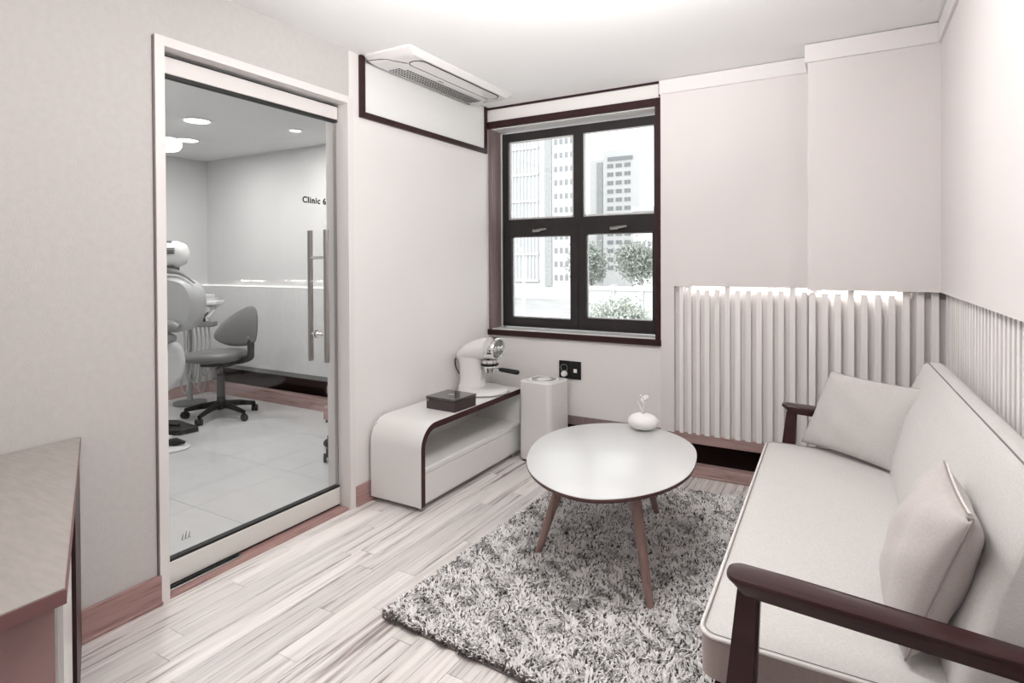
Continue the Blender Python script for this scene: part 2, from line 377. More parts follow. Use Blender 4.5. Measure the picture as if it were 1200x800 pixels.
# casing (front faces)
W('casing', B(.003, 0, 2.25, 1.266, .026, 2.298, .002, 1), M_brown)
W('casing', B(1.228, 0, .80, 1.266, .026, 2.25, .002, 1), M_brown)
W('window_sill', B(.003, -.004, .768, 1.266, .022, .806, .002, 1), M_brown)
W('sill_board', B(.003, .022, .768, 1.24, .22, .812, .002, 1), M_whitegl)
W('reveal_board', B(.003, .02, .80, .028, .22, 2.26), M_brown_lt)
W('reveal_board', B(1.228, .026, .80, 1.262, .22, 2.26), M_brown_lt)
W('reveal_board', B(.003, .026, 2.245, 1.24, .22, 2.262), M_white)
F0, F1 = .155, .205
x0, x1, z0, z1 = .04, 1.226, .818, 2.232
fb = B(x0, F0, z0, x0+.05, F1, z1); box(fb, x1-.05, F0, z0, x1, F1, z1); box(fb, .612, F0, z0, .682, F1, z1)
for (xa_, xb_) in ((x0+.05, .612), (.682, x1-.05)):
    for (za_, zb_) in ((z0, z0+.05), (1.515, 1.60), (z1-.06, z1)): box(fb, xa_, F0+.0005, za_, xb_, F1-.0005, zb_)
W('window_frame', fb, M_winframe)
W('reveal_gap', B(.028, .150, .815, .040, .21, 2.24), M_gasket)
panes = [(.105, .606, 1.606, 2.165, 'UL'), (.69, 1.183, 1.606, 2.172, 'UR'), (.125, .592, .888, 1.474, 'LL'), (.712, 1.170, .905, 1.480, 'LR')]
for (a, b, c, d, t) in panes:
    if t[0] == 'L':   # opening sash standing proud
        sx0, sx1, sz0, sz1 = (.060, .648, .842, 1.548) if t == 'LL' else (.652, 1.216, .842, 1.548)
        s = B(sx0, F0-.014, sz0, a, F0+.03, sz1); box(s, b, F0-.014, sz0, sx1, F0+.03, sz1)
        box(s, a, F0-.0135, sz0, b, F0+.029, c); box(s, a, F0-.0135, d, b, F0+.029, sz1)
        sash = W('sash', s, M_winframe)
        hx = (a+b)/2-.02; hz = 1.513
        hb = B(hx-.035, F0-.032, hz-.010, hx+.02, F0-.014, hz+.010, .004, 2)
        tube(hb, [(hx-.02, F0-.034, hz-.002), (hx+.03, F0-.046, hz+.004), (hx+.085, F0-.040, hz+.010)], [.010, .009, .006], 8)
        W('window_handle', hb, M_steel, sash, 40); 
    g = B(a-.004, F0+.004, c-.006, a+.006, F0+.02, d+.004); box(g, b-.006, F0+.004, c-.006, b+.004, F0+.02, d+.004)
    box(g, a, F0+.004, c-.004, b, F0+.02, c+.007); box(g, a, F0+.004, d-.006, b, F0+.02, d+.004)
    W('gasket', g, M_gasket)
    W('pane', B(a, F0+.022, c, b, F0+.028, d), M_glass)
# fix sash handle parenting offset (children share the window's local frame)

# ---- sliding glass door
dr = bpy.data.objects.new('door_1', None); COL.objects.link(dr); dr['kind'] = 'structure'; dr.location = (-.06, -1.83, 0)
def D(name, bm, m, par=None, smooth=False):
    bmesh.ops.translate(bm, vec=Vector((.06, 1.83, 0)), verts=bm.verts); return link(name, bm, m, par or dr, smooth)
jb = B(-.15, DY0-.036, 0, .012, DY0, DZ+.036); box(jb, -.15, DY1, 0, .012, DY1+.038, DZ+.036); box(jb, -.15, DY0+.0002, DZ, .0118, DY1-.0002, DZ+.0358)
D('door_frame', jb, M_doorwhite)
D('frame_shadow_strip', B(-.02, DY0-.041, 0, .006, DY0-.036, DZ+.03), M_brown_lt)
LX0, LX1 = -.098, -.056
D('top_rail', B(LX0, DY0-.05, 2.04, LX1, DY1-.006, 2.106, .002, 1), M_doorwhite)
D('bottom_rail', B(LX0, DY0+.002, .022, LX1, DY1-.006, .110, .002, 1), M_doorrail)
D('seal', B(LX0+.01, DY0-.04, 2.026, LX1-.004, DY1-.006, 2.041), M_rubber)
D('seal', B(LX0+.01, DY0+.002, .109, LX1-.004, DY1-.006, .121), M_rubber)
D('seal', B(LX0+.01, DY0+.002, .014, LX1-.006, DY1-.006, .023), M_rubber)
D('seal', B(LX0+.002, DY0+.002, 2.106, LX1+.001, DY1-.006, 2.110), M_rubber)
D('glass_pane', B(-.081, DY0-.04, .12, -.071, DY1-.008, 2.03), M_glass2)
D('edge_strip', B(-.084, DY1-.012, .12, -.068, DY1-.005, 2.03), M_steel)
D('threshold', B(-.14, DY0, -.004, .004, DY1, .010, .003, 1), M_redwood)
gd = B(-.052, DY0+.01, .010, -.028, DY0+.34, .016, .002, 1); D('floor_guide', gd, M_steel)
gd = bmesh.new(); tube(gd, ospline([(-.046, DY0+.01, .016), (-.042, DY0+.10, .022), (-.045, DY0+.2, .018), (-.046, DY0+.33, .022)], 5), [.006]*16, 6)
D('brush_seal', gd, M_rubber, smooth=True)
b = bmesh.new(); lathe(b, [(0, 0), (.012, 0), (.012, .002), (.010, .003), (.007, .003), (.006, .001), (0, .001)], 20)
bmesh.ops.transform(b, matrix=Matrix.Translation((LX1, -1.44, 2.078)) @ Matrix.Rotation(PI/2, 4, 'Y'), verts=b.verts); D('rail_plug', b, M_whitegl, smooth=40)
HY = -1.492
for xx, side in ((-.012, 1), (-.128, -1)):
    b = bmesh.new(); tube(b, [(xx, HY, .79), (xx, HY, 1.458)], .0135, 16); h = D('pull_handle', b, M_steel, smooth=40)
    b = bmesh.new()
    for z in (.93, 1.318): tube(b, [(xx, HY, z), (-.076, HY, z)], .008, 12)
    D('standoff', b, M_chrome, h, smooth=40)
    b = bmesh.new()
    tube(b, [(-.076+side*.005, HY, .93), (-.076+side*.014, HY, .93)], .021, 20); D('rose', b, M_chrome, h, smooth=40)
# lettering on the glass
def text(body, size, M, m, parent, name='lettering', offset=0., ext=.0006):
    c = bpy.data.curves.new(name, 'FONT'); c.body = body; c.size = size; c.extrude = ext; c.offset = offset; c.space_character = 1.12; c.resolution_u = 3
    t = bpy.data.objects.new('tmp', c); COL.objects.link(t); dg = bpy.context.evaluated_depsgraph_get()
    me = bpy.data.meshes.new_from_object(t.evaluated_get(dg)); me.name = name; bpy.data.objects.remove(t)
    me.transform(M); me.materials.clear(); me.materials.append(m)
    o = bpy.data.objects.new(name, me); COL.objects.link(o); o.parent = parent; return o
RY = Matrix(((0, 0, 1, 0), (1, 0, 0, 0), (0, 1, 0, 0), (0, 0, 0, 1)))     # text x -> +Y, text y -> +Z, facing +X
text('Clinic 6', .043, Matrix.Translation((-.0700+.06, -1.588+1.83, 1.592)) @ RY, M_black, dr, offset=.0014)
# little mark of three figures at the foot of the glass
b = bmesh.new()
for q, (dy, hh) in enumerate(((0, .012), (.014, .018), (.028, .012))):
    tube(b, [(-.0702, -2.205+dy, .176), (-.0702, -2.205+dy+.004, .176+hh)], .0018, 6)
    lathe(b, [(0, -.003), (.003, 0), (0, .003)], 8, (-.0702, -2.205+dy+.004, .176+hh+.005))
box(b, -.0708, -2.208, .172, -.0700, -2.168, .174); D('glass_mark', b, M_unitgrey)

# ================================================================== CLINIC beyond the door
CX, CY0, CZ = -3.33, -2.9, 2.31
cf = struct('floor', B(CX-.1, CY0, -.12, -.135, .3, -.010), mat('grout', (.30, .30, .30), .8))
tmesh = {}
nx = 6; ty = 5
for ix in range(nx):
    for iy in range(ty):
        X1 = -.14-ix*.6; X0 = X1-.6; Y1 = .06-iy*.6; Y0 = Y1-.6
        X0 = max(X0, CX); 
        if X0 > X1-.05: continue
        key = round(X1-X0, 2)
        if key not in tmesh:
            bm = B(0, 0, -.010, X1-X0-.002, .598, 0, .0008, 1); me = bpy.data.meshes.new('tile'); bm.to_mesh(me); bm.free(); me.materials.append(M_tile); tmesh[key] = me
        o = bpy.data.objects.new('tile', tmesh[key]); COL.objects.link(o); o.parent = cf; o.location = (X0, Y0, 0)
wf = B(CX-.1, .0, 1.075, -.135, .2, CZ+.1); box(wf, CX-.1, .16, 0, -.135, .2, 1.1)
cwf = struct('wall_clinic_far', wf, M_cwall)
link('wall_panel', B(CX, -.012, .305, -.135, .16, 1.068), M_cpanel, cwf)
link('ledge_light', B(CX, -.016, 1.068, -.135, .0, 1.077), M_led2, cwf)
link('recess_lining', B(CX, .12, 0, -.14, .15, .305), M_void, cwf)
link('rail_board', B(CX, -.006, .265, -.14, .12, .305), M_unitgrey, cwf)
struct('baseboard_clinic_far', B(CX, -.012, 0, -.14, .06, .11, .004, 1), M_redwoodx)
cws = struct('wall_clinic_side', B(CX-.1, CY0, 0, CX, .2, CZ+.1), M_cwall)
link('wall_panel', B(CX, CY0, .305, CX+.012, -.012, 1.068), M_cpanel, cws)
link('ledge_light', B(CX, CY0, 1.068, CX+.016, -.012, 1.077), M_led2, cws)
struct('baseboard_clinic_side', B(CX, CY0, 0, CX+.02, -.012, .11, .004, 1), M_redwood)
struct('wall_clinic_near', B(CX-.1, CY0-.1, 0, -.135, CY0, CZ+.1), M_cwall)
struct('ceiling', B(CX-.1, CY0-.1, CZ, -.135, .2, CZ+.1), mat('clinic_ceiling', (.72, .73, .73), .9))
link('wall_cladding', B(-.140, CY0, 0, -.1355, DY0-.04, CZ), M_cwall, wall_left)
link('wall_cladding', B(-.140, DY1+.04, 0, -.1355, 0, CZ), M_cwall, wall_left)

# ================================================================== THINGS
# ---- ceiling lamps: clinic downlights
dl = ['recessed downlight in the clinic ceiling, nearest the glass door top', 'recessed downlight in the clinic ceiling, lower and farther of the left pair',
      'small recessed downlight near the right end of the clinic ceiling', 'recessed clinic downlight hidden above the door head', 'recessed clinic downlight over the treatment unit']
for i, (x, y) in enumerate(CLAMPS[:3]):
    t = thing('downlight', dl[i], 'light', (x, y, CZ), 0, 'clinic downlights'); s = .62 if i == 2 else 1.2
    b = bmesh.new(); lathe(b, [(.085*s, 0), (.085*s, -.005), (.07*s, -.008), (.068*s, 0)], 32); link('bezel', b, M_white, t, 40)
    b = bmesh.new(); lathe(b, [(0, -.004), (.068*s, -.004)], 32); link('diffuser', b, M_lamp, t)
# unseen fixtures for the added room lamps (just above the frame)
nm = ['small globe ceiling lamp over the coffee table side of the room', 'small globe ceiling lamp above the sofa', 'small globe ceiling lamp above the desk', 'small globe ceiling lamp at the near end of the sofa']
for i, (x, y, e) in enumerate(LAMPS):
    t = thing('ceiling_lamp', nm[i], 'light', (x, y, H), 0, 'small globe ceiling lamps')
    b = bmesh.new(); lathe(b, [(0, 0), (.06, 0), (.06, -.02), (.035, -.03), (.03, -.05), (0, -.05)], 32); link('housing', b, M_white, t, 40)
    b = bmesh.new(); lathe(b, [(.012, -.05), (.03, -.055), (.05, -.075), (.055, -.10), (.045, -.13), (.02, -.148), (0, -.15)], 32); bmesh.ops.translate(b, vec=Vector((0, 0, .095)), verts=b.verts); link('bulb', b, M_lamp, t, True)

# ---- light panel with brown frame on left wall
t = thing('wall_light_panel', 'white rectangular wall panel in a dark brown frame under the ceiling air conditioner', 'panel', (.0, -.65, 2.07))
def L_(name, bm, m, par, loc, smooth=False):
    bmesh.ops.translate(bm, vec=-Vector(loc), verts=bm.verts); return link(name, bm, m, par, smooth)
lo = (.0, -.65, 2.07)
b = B(.0, -1.272, 2.068, .02, -1.238, H-.002, .002, 1); L_('frame_side', b, M_brown, t, lo)
b = B(.0, -.045, 2.068, .02, -.016, H-.002, .002, 1); L_('frame_side', b, M_brown, t, lo)
b = B(.0, -1.238, 2.068, .02, -.045, 2.100, .002, 1); L_('frame_bottom', b, M_brown, t, lo)
L_('panel', B(.0, -1.238, 2.10, .008, -.045, H-.002), mat('panel_white', (.84, .84, .82), .4), t, lo)

# ---- ceiling cassette air conditioner
t = thing('air_conditioner', 'white one-way ceiling cassette air conditioner above the framed white panel', 'air conditioner', (.18, -.75, H))
ax0, ax1, ay0, ay1 = .022, .335, -1.255, -.20
def rrect(x0, y0, x1, y1, r, z, n=6):
    out = []
    for (cx, cy, a0) in ((x1-r, y1-r, 0), (x0+r, y1-r, PI/2), (x0+r, y0+r, PI), (x1-r, y0+r, 1.5*PI)):
        for k in range(n+1): a = a0+PI/2*k/n; out.append(Vector((cx+r*math.cos(a), cy+r*math.sin(a), z)))
    return out
lo = (.18, -.75, H)
b = bmesh.new(); loft(b, [rrect(ax0, ay0, ax1, ay1, .012, H), rrect(ax0, ay0, ax1, ay1, .012, H-.010), rrect(ax0+.004, ay0+.03, ax1-.02, ay1-.03, .03, H-.034), rrect(ax0+.008, ay0+.06, ax1-.05, ay1-.06, .05, H-.038)])
L_('body', b, M_whitegl, t, lo, 35)
# louver flap with dark outline
b = bmesh.new(); pts = rrect(.205, -1.13, .305, -.30, .049, H-.0385, 8); tube(b, pts, .0028, 6, closed=True); L_('louver_seam', b, M_rubber, t, lo, True)
b = bmesh.new(); loft(b, [rrect(.210, -1.125, .300, -.305, .044, H-.034), rrect(.210, -1.125, .300, -.305, .044, H-.0405)]); L_('louver', b, M_whitegl, t, lo)
b = bmesh.new()
for k in range(34):
    for j in range(5):
        y = -1.08+k*.0235; x = .045+j*.021
        if j == 4 and (k < 2): continue
        box(b, x, y, H-.0400, x+.009, y+.013, H-.0375)
L_('intake_grille', b, M_rubber, t, lo)
b = bmesh.new(); tube(b, [(ax0+.002, ay0+.02, H-.033), (ax0+.002, ay1-.05, H-.036)], .0025, 6); L_('seam', b, M_rubber, t, lo)
b = bmesh.new(); tube(b, ospline([(ax0+.005, ay0+.012, H-.030), (ax0+.12, ay0+.032, H-.0345), (.17, -1.19, H-.0385), (.21, -1.12, H-.0395)], 6), .0018, 6); L_('seam', b, M_rubber, t, lo, True)
b = B(.165, -.79, H-.0405, .170, -.74, H-.038); L_('status_mark', b, M_unitgrey, t, lo)

# ---- sideboard
t = thing('sideboard', 'low white sideboard with a curved end and dark brown edge, by the glass door', 'sideboard', (.19, -.7, 0))
lo = (.19, -.7, 0)
def side_profile(off):      # path in (y,z): up the near end, round the corner, along the top
    y0, z1, r = -1.222+off, .447-off, .125-off; P = [(y0, .028)]
    for k in range(13):
        a = PI-PI/2*k/12; P.append((y0+r+r*math.cos(a), z1-r+r*math.sin(a)))
    P.append((-.155, z1)); return P
def shell(xa, xb, o0, o1):
    A = side_profile(o0); C = side_profile(o1)[::-1]; poly = A+C
    bm = bmesh.new(); a = [bm.verts.new((xa, y, z)) for y, z in poly]; b_ = [bm.verts.new((xb, y, z)) for y, z in poly]; n = len(A)
    for i in range(n-1):
        for s in (a, b_): bm.faces.new((s[i], s[i+1], s[2*n-2-i], s[2*n-1-i]))
    for i in range(2*n): bm.faces.new((a[i], a[(i+1) % (2*n)], b_[(i+1) % (2*n)], b_[i]))
    return bm
L_('shell', shell(.022, .364, 0, .034), M_white, t, lo, 30)
L_('front_edge', shell(.364, .368, .0015, .034), M_edge, t, lo, 30)
b = bmesh.new(); P = side_profile(.0); tube(b, [(.3665, y, z) for y, z in P], .0022, 6); L_('edge_bead', b, M_white, t, lo, True)
L_('back_panel', B(.024, -1.19, .03, .034, -.155, .42), M_white, t, lo)
L_('shelf', B(.034, -1.188, .200, .350, -.158, .218, .002, 1), M_white, t, lo)
L_('base_panel', B(.034, -1.188, .028, .350, -.158, .044), M_white, t, lo)
L_('end_panel', B(.024, -.172, .028, .362, -.155, .414), M_white, t, lo)
d = L_('drawer', B(.04, -1.186, .040, .362, -.174, .190, .002, 1), M_white, t, lo)
L_('drawer_lip', B(.350, -1.186, .193, .362, -.158, .216, .002, 1), M_white, t, lo)
for (x, y) in ((.06, -1.16), (.33, -1.175), (.06, -.2), (.33, -.21)):
    b = bmesh.new(); lathe(b, [(0, 0), (.020, 0), (.022, .028), (0, .028)], 20, (x, y, 0)); L_('foot', b, M_steel, t, lo, 40)

# ---- dark box
cbx = (.255, -.80, .447)
t = thing('storage_box', 'dark brown lidded box lying on top of the white sideboard', 'box', cbx, math.radians(-3))
link('box_body', B(-.105, -.10, 0, .105, .10, .058, .002, 1), M_blackbox, t)
li = link('lid', B(-.107, -.102, .058, .107, .102, .072, .002, 1), M_boxtop, t)
link('label_plate', B(-.02, -.012, .072, .02, .012, .0726), M_label, li)
b = bmesh.new(); lathe(b, [(0, 0), (.006, 0), (.006, .004), (0, .004)], 12); bmesh.ops.transform(b, matrix=Matrix.Translation((-.09, -.1, .05)) @ Matrix.Rotation(PI/2, 4, 'X'), verts=b.verts)
link('catch', b, M_steel, t)

# ---- espresso machine
t = thing('espresso_machine', 'white espresso machine with chrome front and black handle on the sideboard', 'coffee machine', (.175, -.385, .447), math.radians(2)); t.scale = (1.08, 1.2, 1.10)
b = bmesh.new(); lathe(b, [(0, 0), (.128, 0), (.134, .008), (.13, .022), (.105, .032), (.07, .035), (0, .035)], 48, (.03, 0, 0), 1.15, 1.0); link('base', b, M_whitegl, t, 50)
b = bmesh.new(); lathe(b, [(.125, 0), (.137, .003), (.125, .006)], 48, (.03, 0, 0), 1.15, 1.0); link('base_ring', b, M_unitgrey, t)
b = bmesh.new()
for i in range(11):
    for j in range(9):
        x, y = (i-5)*.013, (j-4)*.014
        if (x/.075)**2+(y/.06)**2 < 1: lathe(b, [(0, .0365), (.0035, .0362)], 8, (.085+x, y, 0))
link('drip_holes', b, M_unitgrey, t)
# column
def ell(cx, cz, rx, ry, z=None, n=28, p=2.0, axis='z', off=0):
    out = []
    for k in range(n):
        a = 2*PI*k/n; c, s = math.cos(a), math.sin(a); u = rx*math.copysign(abs(c)**(2/p), c); v = ry*math.copysign(abs(s)**(2/p), s)
        out.append(Vector((cx+u, v, cz)) if axis == 'z' else Vector((cx, u, cz+v)))
    return out
b = bmesh.new(); loft(b, [ell(-.045, .02, .085, .062, p=3), ell(-.043, .06, .075, .055, p=3), ell(-.045, .16, .075, .055, p=3), ell(-.05, .22, .085, .06, p=3)]); link('column', b, M_whitegl, t, 50)
b = bmesh.new()
link('info_label', B(.030, -.026, .075, .0335, .026, .135), M_white, t)
b = bmesh.new()
for k in range(5): box(b, .0335, -.02, .082+k*.011, .0342, .018-.004*(k % 2), .0845+k*.011)
link('label_print', b, M_label, t)
# head: rounded body along x rising to the front
secs = [(-.150, .205, .012, .010), (-.143, .207, .030, .028), (-.12, .215, .050, .045), (-.06, .234, .066, .058), (.0, .250, .073, .064), (.05, .258, .074, .066), (.075, .260, .073, .066)]
b = bmesh.new(); loft(b, [ell(x, z, ry, rz, axis='x') for x, z, ry, rz in secs]); link('head', b, M_whitegl, t, 60)
b = bmesh.new(); loft(b, [ell(.075, .260, .074, .067, axis='x'), ell(.09, .261, .077, .069, axis='x'), ell(.13, .262, .076, .068, axis='x'), ell(.142, .262, .070, .062, axis='x'), ell(.142, .262, .062, .054, axis='x'), ell(.130, .262, .058, .050, axis='x')]); hd = link('chrome_collar', b, M_chrome, t, 50)
b = bmesh.new(); loft(b, [ell(.128, .262, .059, .051, axis='x'), ell(.131, .262, .059, .051, axis='x')]); link('dial_plate', b, mat('dial_metal', (.30, .30, .30), .2, metal=1), hd)
for q, yy in enumerate((-.036, 0, .036)):
    b = bmesh.new(); lathe(b, [(0, .010), (.012, .012), (.016, .008), (.0165, 0), (.010, 0)], 20)
    bmesh.ops.transform(b, matrix=Matrix.Translation((.131, yy, .262)) @ Matrix.Rotation(PI/2, 4, 'Y') , verts=b.verts); link('button', b, M_chrome, hd, 40)
b = bmesh.new(); lathe(b, [(0, .198), (.045, .198), (.048, .18), (.046, .16), (.036, .15), (.034, .125), (.012, .118), (0, .118)], 28, (.078, 0, 0)); g = link('group_head', b, M_chrome, t, 40)
b = bmesh.new(); lathe(b, [(.049, .178), (.052, .174), (.052, .166), (.049, .162)], 28, (.078, 0, 0)); link('group_ring', b, M_black, g, 40)
b = bmesh.new(); tube(b, [(.060, 0, .118), (.062, -.012, .104)], .007, 10); tube(b, [(.060, 0, .118), (.062, .012, .104)], .007, 10); link('spout', b, M_chrome, g, 40)
b = bmesh.new(); tube(b, [(.115, 0, .145), (.15, 0, .143)], .007, 10); link('handle_stem', b, M_chrome, g, 40)
b = bmesh.new(); tube(b, ospline([(.145, 0, .143), (.17, 0, .142), (.22, 0, .139), (.262, 0, .136), (.275, 0, .135)], 4), [.010, .011, .012, .0125, .013, .013, .0135, .0135, .0135, .014, .014, .014, .014, .013, .011, .008, .004], 14, sx=1.2); link('portafilter_handle', b, M_black, t, 50)
b = bmesh.new(); tube(b, ospline([(-.138, -.01, .205), (-.160, -.012, .18), (-.155, -.014, .14), (-.125, -.02, .10)], 6), .0035, 8); link('steam_cable', b, M_black, t, True)

# ---- air purifier
t = thing('air_purifier', 'tall white square air purifier with a round top vent beside the sideboard', 'air purifier', (.535, -.155, 0), math.radians(-6))
b = bmesh.new(); hw = .122
loft(b, [rrect(-hw+.006, -hw+.006, hw-.006, hw-.006, .03, .012), rrect(-hw, -hw, hw, hw, .034, .02), rrect(-hw, -hw, hw, hw, .034, .515), rrect(-hw+.003, -hw+.003, hw-.003, hw-.003, .032, .520), rrect(-hw+.012, -hw+.012, hw-.012, hw-.012, .03, .522)]); link('housing', b, M_whitegl, t, 30)
b = bmesh.new(); loft(b, [rrect(-hw+.01, -hw+.01, hw-.01, hw-.01, .03, 0), rrect(-hw+.01, -hw+.01, hw-.01, hw-.01, .03, .014)]); link('plinth', b, M_black, t)
b = bmesh.new(); lathe(b, [(.100, .5225), (.098, .5245), (.094, .5235), (.080, .5235), (.045, .5245), (.042, .527), (0, .527)], 40); link('top_vent', b, M_white, t, 40)
b = bmesh.new()
for k in range(48):
    a = 2*PI*k/48; tube(b, [(.05*math.cos(a), .05*math.sin(a), .5250), (.080*math.cos(a+.12), .080*math.sin(a+.12), .5250)], .0012, 4)
link('vent_grille', b, M_label, t)
link('vent_core', lathe(bmesh.new(), [(0, .5285), (.02, .5285), (.024, .527)], 24), M_white, t)

# ---- outlet
t = thing('wall_outlet', 'black double wall outlet plate with a white plug, under the window', 'outlet', (.645, .02, .565))
for s, x0 in ((0, -.080), (1, .0005)):
    link('plate', B(x0, -.010, -.060, x0+.0785, 0, .060, .002, 1), M_black, t)
b = bmesh.new(); lathe(b, [(.026, 0), (.027, .003), (.024, .004), (.022, 0)], 24); bmesh.ops.transform(b, matrix=Matrix.Translation((-.041, -.010, .012)) @ Matrix.Rotation(PI/2, 4, 'X'), verts=b.verts); link('socket_ring', b, M_unitgrey, t, 40)
b = bmesh.new(); lathe(b, [(0, .024), (.017, .024), (.019, .02), (.020, .0)], 24); bmesh.ops.transform(b, matrix=Matrix.Translation((-.037, -.010, -.026)) @ Matrix.Rotation(PI/2, 4, 'X'), verts=b.verts); pl = link('plug', b, M_white, t, 40); pl['label'] = 'white round plug'
link('data_port', B(.028, -.0125, -.015, .052, -.010, .010, .001, 1), M_white, t)

# ---- coffee table
tc = (1.40, -1.14, 0)
t = thing('coffee_table', 'white topped egg-shaped coffee table with three tapered wooden legs on the rug', 'table', tc)
OUT = [(1.085, -1.41), (1.012, -1.23), (.985, -1.05), (1.02, -.87), (1.12, -.73), (1.275, -.645), (1.43, -.66), (1.57, -.745), (1.665, -.88), (1.712, -1.06), (1.722, -1.26), (1.675, -1.44), (1.58, -1.58), (1.465, -1.652), (1.33, -1.64), (1.19, -1.55)]
ol = spline([(x, y, 0) for x, y in OUT], 8); cen = Vector(tc)
def ring(s, z): return [Vector(((p.x-cen.x)*s, (p.y-cen.y)*s, z)) for p in ol]
b = bmesh.new(); loft(b, [ring(.93, .424), ring(.985, .432), ring(1.0, .443), ring(.998, .4475)]); link('tabletop', b, M_tablerim, t, 40)
b = bmesh.new(); loft(b, [ring(.995, .4476), ring(.995, .4492), ring(.990, .4500)]); link('top_laminate', b, M_tabletop, t, 40)
def leg(top, bot):
    b = bmesh.new(); T_, Bt = Vector(top)-cen, Vector(bot)-cen; pts = [Bt, Bt.lerp(T_, .02), Bt.lerp(T_, .5), Bt.lerp(T_, 1)]
    tube(b, pts, [.0125, .0145, .020, .0245], 16); return link('leg', b, M_tableleg, t, 50)
leg((1.19, -1.20, .428), (1.090, -1.318, .018)); leg((1.535, -1.36, .428), (1.640, -1.482, .018)); leg((1.395, -.86, .428), (1.428, -.665, .018))

# ---- stone vase diffuser
vc = (1.375, -.715, .450)
t = thing('stone_vase', 'white pebble-shaped vase with white sticks and tiny flowers on the coffee table', 'vase', vc)
b = bmesh.new(); prof = [(0, .0)]+[(.026, .0), (.05, .006), (.068, .018), (.0765, .034), (.074, .052), (.060, .068), (.038, .077), (.016, .0805), (.009, .081), (.009, .072), (0, .072)]
lathe(b, prof, 40, (0, 0, 0), 1.0, .85); link('vase_body', b, mat('stone_white', (.82, .80, .79), .5, bump=(30, .1)), t, 60)
link('opening', lathe(bmesh.new(), [(0, .0815), (.010, .0815)], 16), M_black, t)
for (dx, dy, hh) in ((-.030, -.01, .062), (.004, .004, .075), (.012, -.006, .068)):
    b = bmesh.new(); tube(b, [(0, 0, .074), (dx*.9, dy*.9, .080+hh)], .0022, 6); link('stick', b, M_white, t)
for (x, y, z, r) in ((.014, -.004, .160, .017), (-.004, .0, .145, .013), (-.016, .006, .166, .007), (.006, -.008, .139, .009)):
    b = bmesh.new()
    for k in range(9):
        a = k*2.4; e = (k/9-.4)*1.6; d = Vector((math.cos(a)*math.cos(e), math.sin(a)*math.cos(e), math.sin(e)))*r*.55
        r_ = bmesh.ops.create_icosphere(b, subdivisions=1, radius=r*.55); bmesh.ops.translate(b, vec=Vector((x, y, z))+d, verts=r_['verts'])
    link('flower', b, M_white, t, True)

# ---- rug
RC = [(.80, -1.985), (.850, -.30), (2.10, -.245), (2.02, -2.06)]
t = thing('shag_rug', 'shaggy grey and white rug under the coffee table and sofa', 'rug', (1.45, -1.15, 0))
def rugpt(u, v):
    a, b_, c, d = [np.array(p) for p in RC]
    return (a*(1-u)[:, None]*(1-v)[:, None]+d*u[:, None]*(1-v)[:, None]+c*u[:, None]*v[:, None]+b_*(1-u)[:, None]*v[:, None])
bm = bmesh.new(); prism(bm, [(x-1.45, y+1.15) for x, y in [RC[0], RC[3], RC[2], RC[1]]], 0.001, .009); link('backing', bm, mat('rug_backing', (.20, .18, .175), .95), t)
def pile(N, u, v, hmin, hmax, wid, lean, seed, name):
    rs = np.random.RandomState(seed); P = rugpt(u, v); P = P-np.array([1.45, -1.15])
    ang = rs.uniform(0, 2*PI, N); h_ = rs.uniform(hmin, hmax, N); ln = rs.uniform(.4, 1.0, N)*lean
    # neighbouring tufts lean together
    ph = np.sin(P[:, 0]*37+np.cos(P[:, 1]*29)*2)+np.sin(P[:, 1]*41+P[:, 0]*17); ang = ang*.45+ph*1.6
    dx, dy = np.cos(ang)*ln, np.sin(ang)*ln; tw = ang+PI/2+rs.uniform(-.7, .7, N); wx, wy = np.cos(tw)*wid, np.sin(tw)*wid
    V = np.zeros((N, 5, 3), np.float32); z0 = .006
    for k, (f, zf, wf) in enumerate(((0, 0, 1), (.45, .72, .85))):
        V[:, 2*k, 0] = P[:, 0]+dx*f-wx*wf; V[:, 2*k, 1] = P[:, 1]+dy*f-wy*wf; V[:, 2*k, 2] = z0+h_*zf
        V[:, 2*k+1, 0] = P[:, 0]+dx*f+wx*wf; V[:, 2*k+1, 1] = P[:, 1]+dy*f+wy*wf; V[:, 2*k+1, 2] = z0+h_*zf
    V[:, 4, 0] = P[:, 0]+dx; V[:, 4, 1] = P[:, 1]+dy; V[:, 4, 2] = np.maximum(z0+h_*.85, .004)
    base = (np.arange(N)*5)[:, None]
    tri = np.concatenate([base+np.array([[0, 1, 3]]), base+np.array([[0, 3, 2]]), base+np.array([[2, 3, 4]])], 1).reshape(-1, 3)
    me = bpy.data.meshes.new(name); me.vertices.add(N*5); me.vertices.foreach_set('co', V.ravel())
    me.loops.add(len(tri)*3); me.loops.foreach_set('vertex_index', tri.ravel().astype(np.int32)); me.polygons.add(len(tri)); me.polygons.foreach_set('loop_start', np.arange(0, len(tri)*3, 3, dtype=np.int32))
    me.update(calc_edges=True)
    at = me.attributes.new('tint', 'FLOAT', 'POINT'); base_t = rs.uniform(0, 1, N)
    at.data.foreach_set('value', np.repeat(base_t, 5).astype(np.float32))
    return me
m_ = bpy.data.materials.new('rug_pile'); m_.use_nodes = True; nt = m_.node_tree; bs = nt.nodes['Principled BSDF']; bs.inputs['Roughness'].default_value = .7
an = nt.nodes.new('ShaderNodeAttribute'); an.attribute_name = 'tint'; cr = nt.nodes.new('ShaderNodeValToRGB')
cr.color_ramp.elements[0].position = 0; cr.color_ramp.elements[0].color = (.035, .03, .03, 1); cr.color_ramp.elements[1].position = .40; cr.color_ramp.elements[1].color = (.97, .95, .94, 1)
e = cr.color_ramp.elements.new(.17); e.color = (.11, .095, .09, 1); e = cr.color_ramp.elements.new(.21); e.color = (.88, .84, .83, 1)
